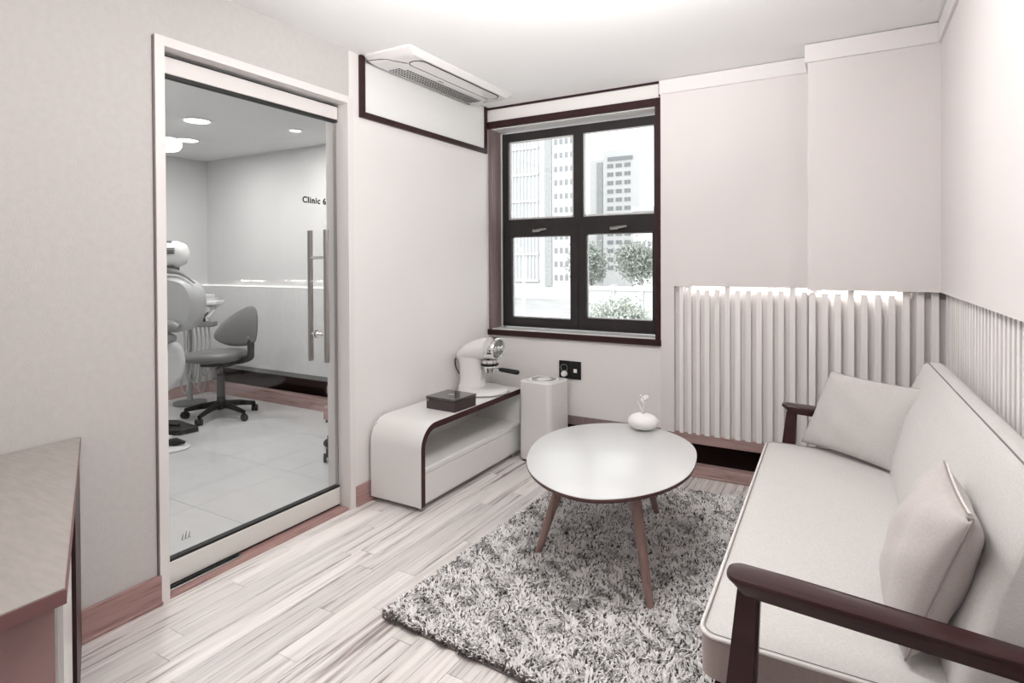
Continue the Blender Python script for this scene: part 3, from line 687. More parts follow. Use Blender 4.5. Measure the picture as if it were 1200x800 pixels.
nt.links.new(an.outputs['Fac'], cr.inputs[0]); nt.links.new(cr.outputs[0], bs.inputs['Base Color'])
NP = 105000; rs = np.random.RandomState(5)
me = pile(NP, rs.uniform(0, 1, NP), rs.uniform(0, 1, NP),  .010, .030, .0034, .026, 6, 'pile'); me.materials.append(m_)
o = bpy.data.objects.new('pile', me); COL.objects.link(o); o.parent = t; o['kind'] = 'stuff'
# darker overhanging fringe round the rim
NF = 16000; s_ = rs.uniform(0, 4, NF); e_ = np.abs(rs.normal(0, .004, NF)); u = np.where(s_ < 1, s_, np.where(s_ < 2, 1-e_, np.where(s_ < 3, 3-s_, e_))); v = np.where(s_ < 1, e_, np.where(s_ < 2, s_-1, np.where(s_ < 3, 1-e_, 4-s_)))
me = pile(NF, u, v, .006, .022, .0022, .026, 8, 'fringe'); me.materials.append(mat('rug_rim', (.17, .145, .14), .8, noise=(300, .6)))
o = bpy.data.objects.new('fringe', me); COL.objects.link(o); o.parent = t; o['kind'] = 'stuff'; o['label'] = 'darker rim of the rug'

# ---- sofa
SO = (2.27, -1.36, 0)
t = thing('sofa', 'pale grey two-seat sofa with dark wooden arms against the right slatted wall', 'sofa', SO)
def S(name, bm, m, par=None, smooth=40): 
    bmesh.ops.translate(bm, vec=-Vector(SO), verts=bm.verts); return link(name, bm, m, par or t, smooth)
def rr(x0, y0, x1, y1, r, z, skew=0):
    P = rrect(x0, y0, x1, y1, r, z, 6)
    return [Vector((p.x+skew*(p.y+1.36), p.y, p.z)) for p in P]
SK = -.024   # the sofa stands slightly askew
sx0, sx1, sy0, sy1 = 1.945, 2.52, -2.170, -.505
b = bmesh.new(); n_in = 5
rings = [rr(sx0+.02, sy0+.02, sx1, sy1-.02, .03, .300, SK), rr(sx0, sy0, sx1, sy1, .04, .315, SK), rr(sx0, sy0, sx1, sy1, .04, .412, SK)]
S('seat_base', loft(bmesh.new(), rings), M_side, smooth=35)
# crowned seat top: grid
def crown(bm, x0, y0, x1, y1, z, hgt, nx, ny, r, skew):
    P = []
    for j in range(ny+1):
        row = []
        for i in range(nx+1):
            u, v = i/nx, j/ny; U_, V_ = 2*u-1, 2*v-1
            X, Y = (x0+x1)/2+(x1-x0)/2*U_, (y0+y1)/2+(y1-y0)/2*V_
            # round the corners
            dx, dy = max(0, abs(X-(x0+x1)/2)-((x1-x0)/2-r)), max(0, abs(Y-(y0+y1)/2)-((y1-y0)/2-r)); d = math.hypot(dx, dy)
            if d > r: X -= math.copysign(dx*(1-r/d), U_); Y -= math.copysign(dy*(1-r/d), V_)
            c = (1-abs(U_)**6)*(1-abs(V_)**8)
            row.append(bm.verts.new((X+skew*(Y+1.36), Y, z+hgt*max(c, 0)**.6)))
        P.append(row)
    for j in range(ny):
        for i in range(nx): bm.faces.new((P[j][i], P[j][i+1], P[j+1][i+1], P[j+1][i]))
    return bm
S('seat_cushion', crown(bmesh.new(), sx0+.002, sy0+.002, sx1, sy1-.002, .414, .014, 26, 50, .038, SK), M_seat, smooth=True)
b = bmesh.new(); tube(b, rr(sx0-.001, sy0-.001, sx1, sy1+.001, .04, .414, SK), .0048, 8, closed=True); S('seat_piping', b, M_pipe, smooth=True)
b = bmesh.new(); tube(b, rr(sx0+.006, sy0+.006, sx1, sy1-.006, .036, .419, SK), .0012, 6, closed=True); S('seat_seam', b, M_pipe_dk, smooth=True)
# backrest: reclined slab, profile in x-z, rounded ends
def back_ring(y, s):
    # front bottom, front top, back top, back bottom
    xb, xt = 2.425, 2.568; zt = .862; th = .105
    prof = [(xb, .40), (xb+.012, .50), (xb+.055, .66), (xt-.022, .80), (xt-.003, zt-.014), (xt+.010, zt-.002), (xt+.05, zt), (xt+.062, zt-.004), (xt+.072, zt-.03), (xt+.06, .66), (xb+th+.03, .45), (xb+th, .36), (xb+.05, .35), (xb+.01, .37)]
    cx = sum(p[0] for p in prof)/len(prof); cz = sum(p[1] for p in prof)/len(prof)
    return [Vector((cx+(x-cx)*s+SK*(y+1.36), y, cz+(z-cz)*(.5+.5*s if s < 1 else 1))) for x, z in prof]
by0, by1 = -2.165, -.505
ys = [(by0, .55), (by0+.008, .78), (by0+.022, .92), (by0+.05, .99), (by0+.10, 1)]+[(by0+.1+(by1-by0-.2)*k/10, 1) for k in range(1, 10)]+[(by1-.10, 1), (by1-.05, .985), (by1-.022, .93), (by1-.008, .83), (by1, .62)]
S('backrest', loft(bmesh.new(), [back_ring(y, s) for y, s in ys]), M_seat, smooth=60)
def edge_pts(idx, push=.0015):
    out = []
    for y, s in ys: p = back_ring(y, s)[idx]; out.append(p)
    return out
b = bmesh.new(); P = edge_pts(5); tube(b, P, .0022, 8); S('back_piping', b, M_pipe_dk, smooth=True)
b = bmesh.new(); rg = back_ring(by0+.05, .99); tube(b, [p+Vector((0, -.004, 0)) for p in rg[5:11]], .004, 8); S('back_piping', b, M_pipe, smooth=True)
# arms
def arm(y, near):
    base = t
    xa = 2.045 if near else 1.985; xe = 2.575
    z1 = .640 if near else .600
    def zc(x): return z1-.030*max(0, (x-xa)/(xe-xa))**1.2
    top = []; n_ = 14
    def hwid(x):
        f = (x-xa)/(xe-xa); return .040-.010*max(0, f-.25)/.75
    pl = [(xa+.030*(1-math.cos(PI/2*k/6)), hwid(xa)*math.sin(PI/2*k/6)*.985) for k in range(1, 7)]+[(xa+.03+(xe-xa-.03)*k/12, hwid(xa+.03+(xe-xa-.03)*k/12)) for k in range(1, 13)]
    outline = [(xa, 0)]+pl+[(x, -h) for x, h in pl[::-1]]
    rings = []
    for dz, s, dx in ((0, .80, .008), (-.0015, .94, .002), (-.006, 1.0, 0), (-.012, .98, .001), (-.036, .66, .034), (-.040, .58, .040)):
        rings.append([Vector((max(x, xa+dx) if x < xa+.05 else x, y+h*s, zc(x)+dz*(1 if x > xa+.04 else .95))) for x, h in outline])
    rings = rings[::-1]
    a_ = S('armrest', loft(bmesh.new(), rings), M_darkwood, smooth=35)
    b = bmesh.new(); lx = xa+.026; zt = z1-.036
    loft(b, [[Vector((lx-.045+dx, y+dy, 0.012)) for dx, dy in ((0, -.015), (.040, -.015), (.040, .015), (0, .015))],
             [Vector((lx-.030+dx, y+dy, .36)) for dx, dy in ((0, -.017), (.062, -.017), (.062, .017), (0, .017))],
             [Vector((lx-.004+dx, y+dy, zt)) for dx, dy in ((0, -.016), (.046, -.016), (.046, .016), (0, .016))]])
    bmesh.ops.bevel(b, geom=[e for e in b.edges if abs(e.verts[0].co.z-e.verts[1].co.z) > .1], offset=.006, segments=2, affect='EDGES')
    S('front_leg', b, M_darkwood, smooth=35)
    b = bmesh.new()
    loft(b, [[Vector((2.56+dx, y+dy, 0.0)) for dx, dy in ((0, -.015), (.035, -.015), (.035, .015), (0, .015))],
             [Vector((2.505+dx, y+dy, .36)) for dx, dy in ((0, -.017), (.055, -.017), (.055, .017), (0, .017))],
             [Vector((2.535+dx, y+dy, z1-.05)) for dx, dy in ((0, -.014), (.035, -.014), (.035, .014), (0, .014))]])
    S('rear_leg', b, M_darkwood, smooth=35)
    S('side_rail', B(xa, y-.012, .245, 2.54, y+.012, .30, .004, 2), M_darkwood)
arm(-2.275, True); arm(-.46, False)
S('front_rail', B(sx0+.05, -2.27, .250, sx0+.08, -.46, .300, .004, 2), M_darkwood)
S('rear_rail', B(2.50, -2.27, .250, 2.53, -.46, .300, .004, 2), M_darkwood)

# ---- pillows
def pillow(name, label, BL, BR, TL, thick, m, zipper=False, flip=1):
    """square cushion spanned by bottom-left, bottom-right, top-left corners"""
    BL, BR, TL = Vector(BL), Vector(BR), Vector(TL); ux = (BR-BL)/2; uy = (TL-BL)/2; nrm = ux.cross(uy).normalized()*flip; c = BL+ux+uy
    t = thing(name, label, 'cushion', (c.x, c.y, min(BL.z, BR.z)), 0, None); o0 = Vector(t.location)
    bm = bmesh.new(); N_ = 22; G = {}
    rp = random.Random(hash(name) % 9+4)
    def pos(u, v, s):
        e = ((1-u*u)*(1-v*v)); k = max(e, 0)**.42
        pin = .055
        U_ = u*(1-pin*(1-v*v)**1.0*abs(u)**3); V_ = v*(1-pin*(1-u*u)**1.0*abs(v)**3)
        wr = .006*math.sin(7*u+3*v)*math.sin(5*v-2*u)*k + .004*math.sin(14*(u+v))*(max(0, abs(u*v)-.35))
        return c+ux*U_+uy*V_+nrm*(s*(thick/2*k)+wr*s)
    for s in (1, -1):
        for i in range(N_+1):
            for j in range(N_+1):
                ed = i in (0, N_) or j in (0, N_)
                if s == -1 and ed: G[(i, j, s)] = G[(i, j, 1)]; continue
                u = math.sin((i/N_-.5)*PI*.94)/math.sin(.47*PI); v = math.sin((j/N_-.5)*PI*.94)/math.sin(.47*PI)
                G[(i, j, s)] = bm.verts.new(pos(u, v, s)-o0)
    for s in (1, -1):
        for i in range(N_):
            for j in range(N_): bm.faces.new((G[(i, j, s)], G[(i+1, j, s)], G[(i+1, j+1, s)], G[(i, j+1, s)]))
    link('cover', bm, m, t, True)
    L = []
    for k in range(24): L.append(pos(-1+2*k/24, -1, 0))
    for k in range(24): L.append(pos(1, -1+2*k/24, 0))
    for k in range(24): L.append(pos(1-2*k/24, 1, 0))
    for k in range(24): L.append(pos(-1, 1-2*k/24, 0))
    b = bmesh.new(); tube(b, [p-o0 for p in L], .0022, 6, closed=True); link('seam', b, mat('seam_'+name, (.36, .31, .30), .8), t, True)
    if zipper:
        b = bmesh.new(); tube(b, [pos(-.92+1.84*k/24, 1, 0)-o0+nrm*.006+Vector((0, 0, .002)) for k in range(25)], .0032, 6); link('zipper', b, M_pipe, t, True)
        b = bmesh.new(); p = pos(-.90, 1, 0)-o0; box(b, p.x-.006, p.y-.012, p.z-.002, p.x+.006, p.y+.012, p.z+.008, .002, 1); link('zip_pull', b, M_steel, t)
    return t
pillow('cushion', 'pale grey square cushion at the far end of the sofa by the slatted wall', (2.075, -.497, .436), (2.43, -.785, .438), (2.195, -.45, .772), .13, M_pillow)
pillow('cushion', 'pale linen cushion with white zipper standing at the near end of the sofa', (2.375, -2.090, .440), (2.375, -1.690, .440), (2.478, -2.160, .785), .15, M_pillow2, zipper=True)

# ---- desk in the left foreground
t = thing('desk', 'grey-beige wood desk with reddish edge in the left foreground, against the left wall', 'desk', (.5, -3.2, 0)); lo = (.5, -3.2, 0)
poly = [(.004, -2.592), (1.04, -3.070), (1.045, -4.1), (.004, -4.1)]
b = prism(bmesh.new(), poly, .677, .703); L_('desk_slab', b, M_deskedge, t, lo)
poly2 = [(.006, -2.594), (1.037, -3.072), (1.042, -4.098), (.006, -4.098)]
b = prism(bmesh.new(), poly2, .703, .7055); L_('desk_top', b, M_desk, t, lo)
L_('front_panel', B(.985, -4.05, .0, 1.005, -3.075, .676), M_deskpanel, t, lo)
dv = Vector((1.036, -.478, 0)).normalized(); nv = Vector((-dv.y, dv.x, 0))
def strip(s0, s1, off, th, z0, z1):
    A = Vector((.004, -2.592, 0))+nv*(-off); p = [A+dv*s0, A+dv*s1, A+dv*s1-nv*th, A+dv*s0-nv*th]
    return prism(bmesh.new(), [(q.x, q.y) for q in p], z0, z1)
L_('end_panel', strip(.02, .50, .004, .02, 0, .676), M_brown, t, lo)
L_('pedestal', strip(.56, .98, .012, .30, .08, .640), M_white, t, lo)
L_('pedestal_drawer', strip(.99, 1.0, .02, .28, .30, .62), M_white, t, lo)
L_('pedestal_base', strip(.58, .96, .02, .28, .0, .08), M_black, t, lo)

# ---- clinic: stool
def RZ(v): return v
sa = YAW       # local +x points along the picture's right
t = thing('clinic_stool', 'grey swivel stool with curved backrest and black star base behind the glass door', 'stool', (-2.31, -.545, 0), sa)
b = bmesh.new(); 
def superellipse(rx, ry, z, p=2.3, n=36, tilt=0, cx=0): 
    return [Vector((cx+rx*math.copysign(abs(math.cos(2*PI*k/n))**(2/p), math.cos(2*PI*k/n)), ry*math.copysign(abs(math.sin(2*PI*k/n))**(2/p), math.sin(2*PI*k/n)), z+tilt*math.cos(2*PI*k/n))) for k in range(n)]
loft(b, [superellipse(.20, .18, .475), superellipse(.25, .22, .490), superellipse(.262, .23, .515, tilt=.006), superellipse(.25, .22, .542, tilt=.012), superellipse(.20, .17, .553, tilt=.012)]); 
bmesh.ops.translate(b, vec=Vector((-.06, 0, 0)), verts=b.verts); link('seat', b, M_stool, t, 60)
# backrest: rounded triangle plate, facing -x (slightly turned to camera)
Bk = [(-.215, .64), (-.235, .70), (-.15, .81), (-.02, .895), (.10, .925), (.155, .89), (.165, .78), (.13, .64), (.02, .605), (-.12, .602)]
ob = spline([(x, 0, z) for x, z in Bk], 6); cb_ = Vector((0, 0, .75))
def bring(s, y, bow=0): return [Vector(((p.x)*s, y-bow*((p.x)**2)*3, cb_.z+(p.z-cb_.z)*s)) for p in ob]
Mb = Matrix.Translation((.20, .02, 0)) @ Matrix.Rotation(math.radians(-18), 4, 'Z')
b = bmesh.new(); loft(b, [bring(.90, -.034, .4), bring(.985, -.028, .4), bring(1, -.016, .4), bring(.97, .0, .4)]); bmesh.ops.transform(b, matrix=Mb, verts=b.verts); bk = link('backrest', b, M_stoolback, t, 50)
b = bmesh.new(); tube(b, bring(1.0, -.018, .4), .007, 6, closed=True); bmesh.ops.transform(b, matrix=Mb, verts=b.verts); link('backrest_rim', b, M_stool, bk, True)
b = B(.03, -.060, .66, .10, -.030, .80, .014, 3); bmesh.ops.transform(b, matrix=Mb, verts=b.verts); link('bracket_cover', b, M_uphol, bk, 50)
b = bmesh.new(); tube(b, ospline([(.27, -.04, .72), (.275, -.045, .56), (.25, -.03, .50), (.12, 0, .465), (.0, 0, .462)], 6), [.030]*25, 12, sx=.6); link('back_bracket', b, M_stoolmech, t, True)
b = B(-.13, -.09, .430, .11, .09, .478, .014, 2); link('seat_plate', b, M_stoolmech, t, 40)
b = bmesh.new(); tube(b, [(0, -.02, .455), (.09, -.22, .45)], .006, 8); tube(b, [(.08, -.20, .45), (.10, -.25, .452)], .012, 8); link('lever', b, M_black, t, 40)
b = bmesh.new(); lathe(b, [(.018, .44), (.018, .36), (.030, .36), (.034, .09), (0, .09)], 20); link('gas_column', b, M_stoolmech, t, 40)
sb = None
b = bmesh.new(); lathe(b, [(0, .13), (.045, .13), (.055, .10), (.05, .075), (0, .07)], 20); hub = link('hub', b, M_black, t, 40)
def star_leg(par, a, R_=.28):
    b = bmesh.new(); c_, s_ = math.cos(a), math.sin(a)
    tube(b, [(c_*.03, s_*.03, .108), (c_*.15, s_*.15, .096), (c_*R_, s_*R_, .070)], [.030, .025, .017], 10, sx=.8); return link('base_leg', b, M_black, par, 50)
def caster(par, x, y, a):
    b = bmesh.new()
    for s in (-1, 1):
        M = Matrix.Translation((x, y, .028)) @ Matrix.Rotation(a, 4, 'Z') @ Matrix.Translation((0, s*.014, 0)) @ Matrix.Rotation(PI/2, 4, 'X')
        r_ = bmesh.ops.create_cone(b, cap_ends=True, segments=20, radius1=.028, radius2=.028, depth=.018); bmesh.ops.transform(b, matrix=M, verts=r_['verts'])
    tube(b, [(x, y, .03), (x, y, .075)], .008, 8); return link('caster', b, M_rubber, par, 40)
for k in range(5):
    a = math.radians(-98+72*k); star_leg(t, a); caster(t, .28*math.cos(a), .28*math.sin(a), a+1)

# second stool: only a corner shows at the right edge of the glass
t = thing('clinic_stool', 'dark stool mostly cut off by the right edge of the glass door', 'stool', (-.63, -.64, 0), .4)
b = bmesh.new(); lathe(b, [(0, .13), (.045, .13), (.05, .075), (0, .07)], 20); link('hub', b, M_black, t, 40)
for k in range(5):
    a = math.radians(190-.4*57.3+72*k); star_leg(t, a, .26); caster(t, .26*math.cos(a), .26*math.sin(a), a+1)
b = bmesh.new(); lathe(b, [(0, .40), (.018, .40), (.018, .30), (.03, .30), (.034, .09), (0, .09)], 20); link('gas_column', b, M_stoolmech, t, 40)
b = bmesh.new(); loft(b, [superellipse(.18, .18, .40, 2.2), superellipse(.21, .21, .42, 2.2), superellipse(.21, .21, .46, 2.2), superellipse(.17, .17, .475, 2.2)]); link('seat', b, M_stool, t, 60)
t = thing('low_cabinet', 'low reddish wood box corner on the clinic floor by the right edge of the glass', 'cabinet', (-1.27, -.14, 0))
link('cabinet_body', B(-.15, -.10, .02, .35, .09, .13, .003, 1), M_redwoodx, t)
link('cabinet_door', B(-.145, -.112, .025, .345, -.10, .125, .002, 1), M_redwoodx, t)
link('plinth', B(-.14, -.09, 0, .34, .085, .02), M_void, t)

# ---- dental unit
t = thing('dental_unit', 'white and grey dental treatment chair at the left edge of the glass door', 'dental chair', (-1.985, -1.165, 0), sa); 
# local frame: x = picture right, y = away from the camera
b = bmesh.new(); lathe(b, [(0, 0), (.12, 0), (.125, .012), (.12, .022), (.11, .030), (0, .030)], 40, (-.17, -.05, 0)); link('base_plate', b, M_unit, t, 40)
b = bmesh.new(); loft(b, [superellipse(.11, .13, .03, 3), superellipse(.09, .11, .20, 3), superellipse(.10, .12, .42, 3)]); bmesh.ops.translate(b, vec=Vector((-.17, 0, 0)), verts=b.verts); link('pedestal', b, M_unit, t, 40)
# large hanging body (white lower shell)
def shell2(P, y0, y1, m, name, par, sm=40, n=6):
    o = spline([(x, 0, z) for x, z in P], n); c = sum(o, Vector())/len(o); b = bmesh.new(); rg = []
    for s, y in ((.9, y0), (.98, y0+.02), (1, y0+.05), (1, y1-.05), (.98, y1-.02), (.9, y1)):
        rg.append([Vector((c.x+(p.x-c.x)*s, y, c.z+(p.z-c.z)*s)) for p in o])
    loft(b, rg); return link(name, b, m, par, sm)
shell2([(-.34, .42), (-.36, .66), (-.14, .72), (.0, .70), (.045, .60), (.035, .47), (-.04, .36), (-.15, .36)], -.18, .16, M_unit, 'lower_shell', t)
shell2([(-.40, .98), (-.42, 1.14), (-.10, 1.20), (.14, 1.18), (.235, 1.08), (.235, .93), (.18, .83), (.05, .80), (-.3, .80)], -.10, .10, M_uphol, 'backrest', t)
b = bmesh.new(); tube(b, ospline([(-.30, -.05, 1.235), (-.05, -.06, 1.245), (.12, -.06, 1.225), (.225, -.05, 1.15)], 8), [.010, .012, .014, .016, .018, .02, .022, .022, .024, .024, .022, .022, .020, .020, .018, .016, .014, .014, .012, .010, .009, .008, .007, .006, .005], 10); link('arm_cover', b, M_unitgrey, t, True)
# headrest / lamp head
b = bmesh.new(); rg = []
for x, s in ((-.18, .45), (-.16, .8), (-.10, 1.0), (.0, 1.03), (.08, .98), (.125, .80), (.145, .45)): rg.append([Vector((x, .075*s*math.cos(2*PI*k/28), 1.358+.094*s*math.sin(2*PI*k/28))) for k in range(28)])
loft(b, rg); hd = link('head_unit', b, M_unit, t, 60)
b = bmesh.new(); 
for k in range(3): box(b, .035, -.0855, 1.362+k*.015, .095, -.072, 1.369+k*.015)
link('vent_slots', b, M_black, hd)
b = bmesh.new(); tube(b, [(-.12, -.03, 1.445), (-.05, -.035, 1.452), (.05, -.03, 1.445)], .010, 8); link('top_grip', b, M_unitgrey, hd, True)
link('neck_bracket', B(-.10, -.05, 1.235, .07, .04, 1.28, .01, 2), M_stoolmech, t, 40)
# rolled arm cushion at the chair's side
b = bmesh.new(); tube(b, [(-.30, -.15, .80), (-.02, -.15, .80)], .095, 24); link('arm_cushion', b, M_unit, t, 40)
b = bmesh.new(); tube(b, [(-.02, -.15, .80), (.005, -.15, .80)], .104, 24); link('dark_collar', b, M_stoolmech, t, 40)
b = bmesh.new(); tube(b, [(.0, -.15, .84), (.11, -.14, .855), (.16, -.14, .84)], [.045, .045, .03], 14); tube(b, [(.0, -.15, .775), (.09, -.14, .77), (.13, -.14, .77)], [.045, .04, .025], 14); link('swivel_arm', b, M_unitgrey, t, 50)

# delivery tray with instruments
t = thing('instrument_tray', 'white instrument tray unit with hanging hoses between treatment chair and stool', 'instrument stand', (-2.74, -.57, 0), sa); t.scale = (1.08, 1.08, .965)
b = bmesh.new(); lathe(b, [(0, 0), (.13, 0), (.13, .02), (.03, .035), (.022, .05), (.02, .80), (0, .80)], 20, (-.12, .25, 0)); link('stand', b, M_unitgrey, t, 40)
T1 = B(-.10, .0, .985, .12, .28, 1.012, .006, 2); box(T1, -.08, .02, 1.012, .10, .26, 1.045, .008, 2); box(T1, -.10, .0, .93, .12, .2, .95, .004, 1); link('tray', T1, M_unit, t, 40)
link('cup_holder', B(.12, .03, .955, .22, .18, .995, .01, 2), M_unit, t, 40)
b = bmesh.new(); lathe(b, [(0, .90), (.03, .90), (.034, .955), (0, .955)], 20, (.17, .10, 0)); link('cup', b, M_unit, t, 40)
b = bmesh.new(); lathe(b, [(0, 1.04), (.045, 1.04), (.045, 1.13), (.035, 1.135), (0, 1.135)], 24, (-.0, .15, 0)); link('bottle', b, M_unitgrey, t, 40)
link('instrument_rack', B(-.05, -.05, .765, .23, .04, .815, .012, 2), M_unitgrey, t, 40)
for k in range(6):
    x = -.03+k*.046; b = bmesh.new(); tube(b, [(x, -.02, .80), (x+.01, -.06, .86), (x+.02+.005*k, -.04, .90+.02*(k % 2))], [.010, .012, .007], 8); link('instrument', b, M_unit if k % 2 else M_stoolmech, t, 50)
for k in range(7):
    x = -.03+k*.034; b = bmesh.new(); lw = .20+.05*((k*3) % 4)
    tube(b, ospline([(x, 0, .77), (x+.004, .01, .60), (x-.02+.01*(k % 3), 0, lw+.15), (x-.03, .02, lw), (x-.01, .05, lw-.04), (x+.01, .06, lw+.12), (-.03, .20, .50)], 7), .0065, 8); link('hose', b, M_hose, t, True)

# foot pedal
t = thing('foot_pedal', 'black flat foot pedal on the clinic floor below the treatment chair', 'pedal', (-2.22, -.99, 0), sa)
b = bmesh.new(); loft(b, [[Vector((x, y, .002)) for x, y in ((-.3, -.10), (.10, -.10), (.185, .0), (.17, .03), (-.10, .22), (-.3, .22))], [Vector((x*.97, y*.97, .035)) for x, y in ((-.3, -.10), (.10, -.10), (.185, .0), (.17, .03), (-.10, .22), (-.3, .22))]])
link('pedal_plate', b, M_black, t, 30)
b = bmesh.new(); tube(b, [(-.1, .06, .045), (.02, .03, .045)], .012, 8); link('pedal_bar', b, M_stoolmech, t, 40)
t = thing('foot_control', 'round grey foot control with black lever in front of the foot pedal', 'foot control', (-1.86, -1.26, 0), sa)
b = bmesh.new(); lathe(b, [(0, 0), (.155, 0), (.16, .01), (.14, .022), (0, .026)], 36, (0, 0, 0), 1.0, .8); link('control_plate', b, M_unit, t, 40)
link('control_box', B(-.10, -.05, .02, .02, .05, .085, .008, 2), M_unit, t, 40)
b = bmesh.new(); tube(b, [(.02, 0, .045), (.07, 0, .05), (.13, .01, .042)], [.022, .028, .010], 12); link('lever', b, M_black, t, 50)
# big round lamp
t = thing('operating_lamp', 'bright round operating lamp hanging from the clinic ceiling at the left edge of the glass', 'lamp', (-2.08, -1.10, CZ), sa)
b = bmesh.new(); tube(b, [(-.1, .05, 0), (-.1, .05, -.12), (-.05, 0, -.13)], .012, 10); link('stem', b, M_unit, t, 40)
b = bmesh.new(); lathe(b, [(0, -.10), (.07, -.10), (.095, -.13), (.095, -.16), (.085, -.165)], 32); link('lamp_housing', b, M_unit, t, 50)
b = bmesh.new(); lathe(b, [(.088, -.163), (.07, -.185), (0, -.20)], 32); link('lamp_lens', b, M_lamp, t, True)

# ================================================================== OUTSIDE
GZ = -7.5
struct('ground', B(-160, .35, GZ-.2, 100, 230, GZ), mat('street_asphalt', (.42, .42, .42), .8, noise=(.3, .15)))
M_b1 = mat('facade_grey', (.50, .51, .52), .8, noise=(1, .05)); M_b2 = mat('facade_light', (.62, .62, .62), .8); M_wd = mat('facade_window', (.27, .28, .29), .3); M_bt = mat('facade_tower', (.66, .66, .66), .8)
M_bd = mat('facade_band', (.40, .41, .41), .8, noise=(3, .3))
def outloc(px, y):       # world x of a direction at distance y (px measured along the room's back window)
    return px
# left office block (120 m off)
t = thing('office_building', 'large pale office block with ribbed glass wall and dark vertical band, behind the left panes', 'building', (-60, 120, GZ))
link('wall', B(-22, 0, 0, 8.2, 5, 66), M_b2, t)
link('glass_wall', B(-20, -.15, 4, -1.5, 0, 62), M_b1, t)
for k in range(12): link('rib', B(-12.5+k*.95, -.35, 4, -12.2+k*.95, -.15, 62), M_b2, t)
link('dark_band', B(.1, -.3, 3.0, 1.9, 0, 62), M_bd, t)
wm = bpy.data.meshes.new('window'); bm = B(-.38, -.1, -.62, .38, .0, .62); bm.to_mesh(wm); bm.free(); wm.materials.append(M_wd)
for r in range(16):
    for c in range(4):
        o = bpy.data.objects.new('window', wm); COL.objects.link(o); o.parent = t; o.location = (2.9+1.35*c, 0, 5.0+r*3.15)
for r in range(9): link('ledge', B(-20, -.5, 4+r*6.3, -1.5, 0, 4.5+r*6.3), M_b2, t)
# right tower (150 m off)
t = thing('tower_building', 'white tower with rows of small paired windows, behind the upper right pane', 'building', (-54, 150, GZ))
link('wall', B(-3.0, 0, 0, 7.4, 12, 39.2), M_bt, t)
link('side_wall', B(-7.2, .6, 0, -3.0, 12, 37), M_bt, t)
link('dark_band', B(-5.0, .3, 3, -3.3, .6, 36.2), M_bd, t)
wm2 = bpy.data.meshes.new('window'); bm = B(-.85, -.15, -.55, -.08, 0, .55); box(bm, .08, -.15, -.55, .85, 0, .55); bm.to_mesh(wm2); bm.free(); wm2.materials.append(M_wd)
for r in range(13):
    for c in range(3):
        o = bpy.data.objects.new('window', wm2); COL.objects.link(o); o.parent = t; o.location = (-.9+c*2.45, 0, 34.9-r*2.33)
link('roof_sign', B(-1.6, -.3, 36.3, 5.5, 0, 37.3), M_wd, t)
t = thing('low_building', 'low pale building with a long roof edge, behind the right side of the right panes', 'building', (-26.5, 90, GZ))
link('wall', B(-2.0, 0, 0, 10, 10, 16.9), M_bt, t); link('roof', B(-2.2, -.5, 16.9, 10.2, 10.2, 17.6), M_b1, t)
for k in range(9): link('window', B(-1.2+k*.75, -.1, 10.4, -.85+k*.75, 0, 12.0), M_wd, t)
t = thing('distant_building', 'narrow pale distant building beside the dark band of the white tower', 'building', (-70.5, 170, GZ))
link('wall', B(-2.5, 0, 0, 2.8, 8, 24), M_b2, t)
for k in range(6): link('window', B(-1.5, -.1, 8+k*2.4, 1.5, 0, 9.2+k*2.4), M_b1, t)
# trees
M_leaf = mat('leaf', (.33, .36, .32), .6, vary=.1); M_leaf2 = mat('leaf_light', (.50, .53, .48), .6); M_trunk = mat('bark', (.18, .15, .13), .9)
def tree(label, loc, h, rx, rz, N, m, seed, group='street trees', ls=.14):
    t = thing('street_tree', label, 'tree', loc, 0, group); rs = np.random.RandomState(seed)
    b = bmesh.new(); tube(b, ospline([(0, 0, 0), (.05, 0, h*.3), (-.05, .05, h*.6), (0, 0, h*.85)], 4), [.16]*5+[.12]*4+[.06]*4, 10); link('trunk', b, M_trunk, t, True)
    nb = 14; cc = rs.normal(0, 1, (nb, 3)); cc /= np.linalg.norm(cc, axis=1)[:, None]; cc *= rs.uniform(.2, .75, (nb, 1)); 
    P = cc[rs.randint(0, nb, N)]+rs.normal(0, .22, (N, 3)); P[:, 0] *= rx; P[:, 1] *= rx; P[:, 2] = P[:, 2]*rz+h-rz*.6
    A = rs.normal(0, 1, (N, 3)); A /= np.linalg.norm(A, axis=1)[:, None]; Bv = np.cross(A, rs.normal(0, 1, (N, 3))); Bv /= np.linalg.norm(Bv, axis=1)[:, None]; s = rs.uniform(.6, 1.2, (N, 1))*ls
    V = np.stack([P-A*s, P+Bv*s*.5, P+A*s, P-Bv*s*.5], 1).reshape(-1, 3).astype(np.float32)
    me = bpy.data.meshes.new('foliage'); me.vertices.add(4*N); me.vertices.foreach_set('co', V.ravel()); me.loops.add(4*N); me.loops.foreach_set('vertex_index', np.arange(4*N, dtype=np.int32)); me.polygons.add(N); me.polygons.foreach_set('loop_start', np.arange(0, 4*N, 4, dtype=np.int32)); me.update(calc_edges=True); me.materials.append(m)
    o = bpy.data.objects.new('foliage', me); COL.objects.link(o); o.parent = t; o['kind'] = 'stuff'
tree('leafy tree before the white tower, left of the pair in the lower right pane', (-13.9, 36, GZ), 9.5, 1.7, 1.5, 5200, M_leaf, 2, ls=.13)
tree('leafy tree before the low building, right of the pair in the lower right pane', (-10.3, 36.5, GZ), 9.9, 2.1, 1.7, 6000, M_leaf, 3, ls=.13)
tree('nearer light green tree crown at the bottom of the lower right pane', (-4.1, 14.5, GZ), 7.45, 1.1, 1.0, 6500, M_leaf2, 4, ls=.07)
tree('small pale tree at the right of the lower left pane', (-15.3, 38, GZ), 7.3, .9, .9, 900, M_leaf2, 6)
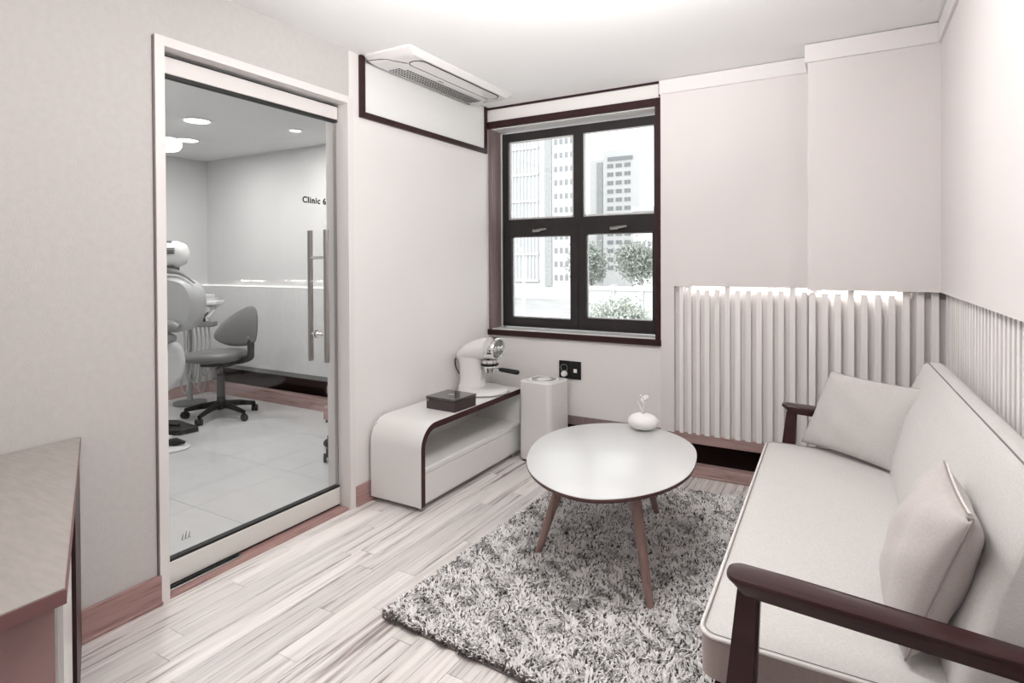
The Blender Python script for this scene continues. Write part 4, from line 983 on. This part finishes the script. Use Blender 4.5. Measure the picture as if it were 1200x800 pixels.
# street lamp
t = thing('street_lamp', 'pale curved street lamp post in the lower left pane', 'street lamp', (-9.05, 17, GZ))
b = bmesh.new(); tube(b, [(0, 0, 0), (0, 0, 8.9)], .06, 10); link('pole', b, M_b2, t, 40)
b = bmesh.new(); tube(b, ospline([(0, 0, 8.85), (-.03, 0, 9.1), (-.15, 0, 9.32), (-.42, 0, 9.5)], 6), .04, 8); link('arm', b, M_b2, t, True)
link('lamp_head', B(-.72, -.08, 9.46, -.40, .08, 9.56, .03, 2), M_unitgrey, t, 40)
# cars
def car(label, loc, rz, m):
    t = thing('car', label, 'car', loc, rz, 'cars on the street')
    P = [(-2.1, .35), (-2.15, .75), (-1.9, .92), (-1.3, .98), (-.8, 1.38), (.6, 1.42), (1.2, 1.0), (1.95, .85), (2.15, .7), (2.12, .35)]
    b = bmesh.new(); loft(b, [[Vector((x*s, y, .3+(z-.3)*q)) for x, z in P] for y, s, q in ((-.85, .97, .9), (-.78, 1, 1), (.78, 1, 1), (.85, .97, .9))]); link('car_body', b, m, t, 40)
    link('window_band', prism(bmesh.new(), [(-1.15, 1.0), (-.75, 1.3), (.55, 1.34), (1.05, 1.02)], -.80, .80, Matrix(((1, 0, 0, 0), (0, 0, 1, 0), (0, 1, 0, 0), (0, 0, 0, 1)))), M_wd, t)
    for x in (-1.35, 1.35):
        for y in (-.8, .8):
            b = bmesh.new(); tube(b, [(x, y-.1, .32), (x, y+.1, .32)], .32, 18); link('wheel', b, M_rubber, t, 40)
car('pale car farther up the street, left of the lamp post', (-26.3, 48, GZ), .5, M_b2)
car('pale car on the street right of the lamp post', (-21.3, 46, GZ), .5, M_b1)
car('light car nearest the bottom of the lower left pane', (-19.6, 40, GZ), .5, M_b2)
t = thing('street_wall', 'low pale boundary wall in front of the two leafy trees in the lower right pane', 'wall', (-10.9, 27, GZ))
link('wall_body', B(0, -.15, 0, 9, .15, 7.2), M_b2, t); link('coping', B(-.1, -.25, 7.2, 9.1, .25, 7.4), M_bt, t)
for k in range(6): link('pier', B(.2+k*1.6, -.22, 0, .5+k*1.6, .22, 7.5), M_b1, t)
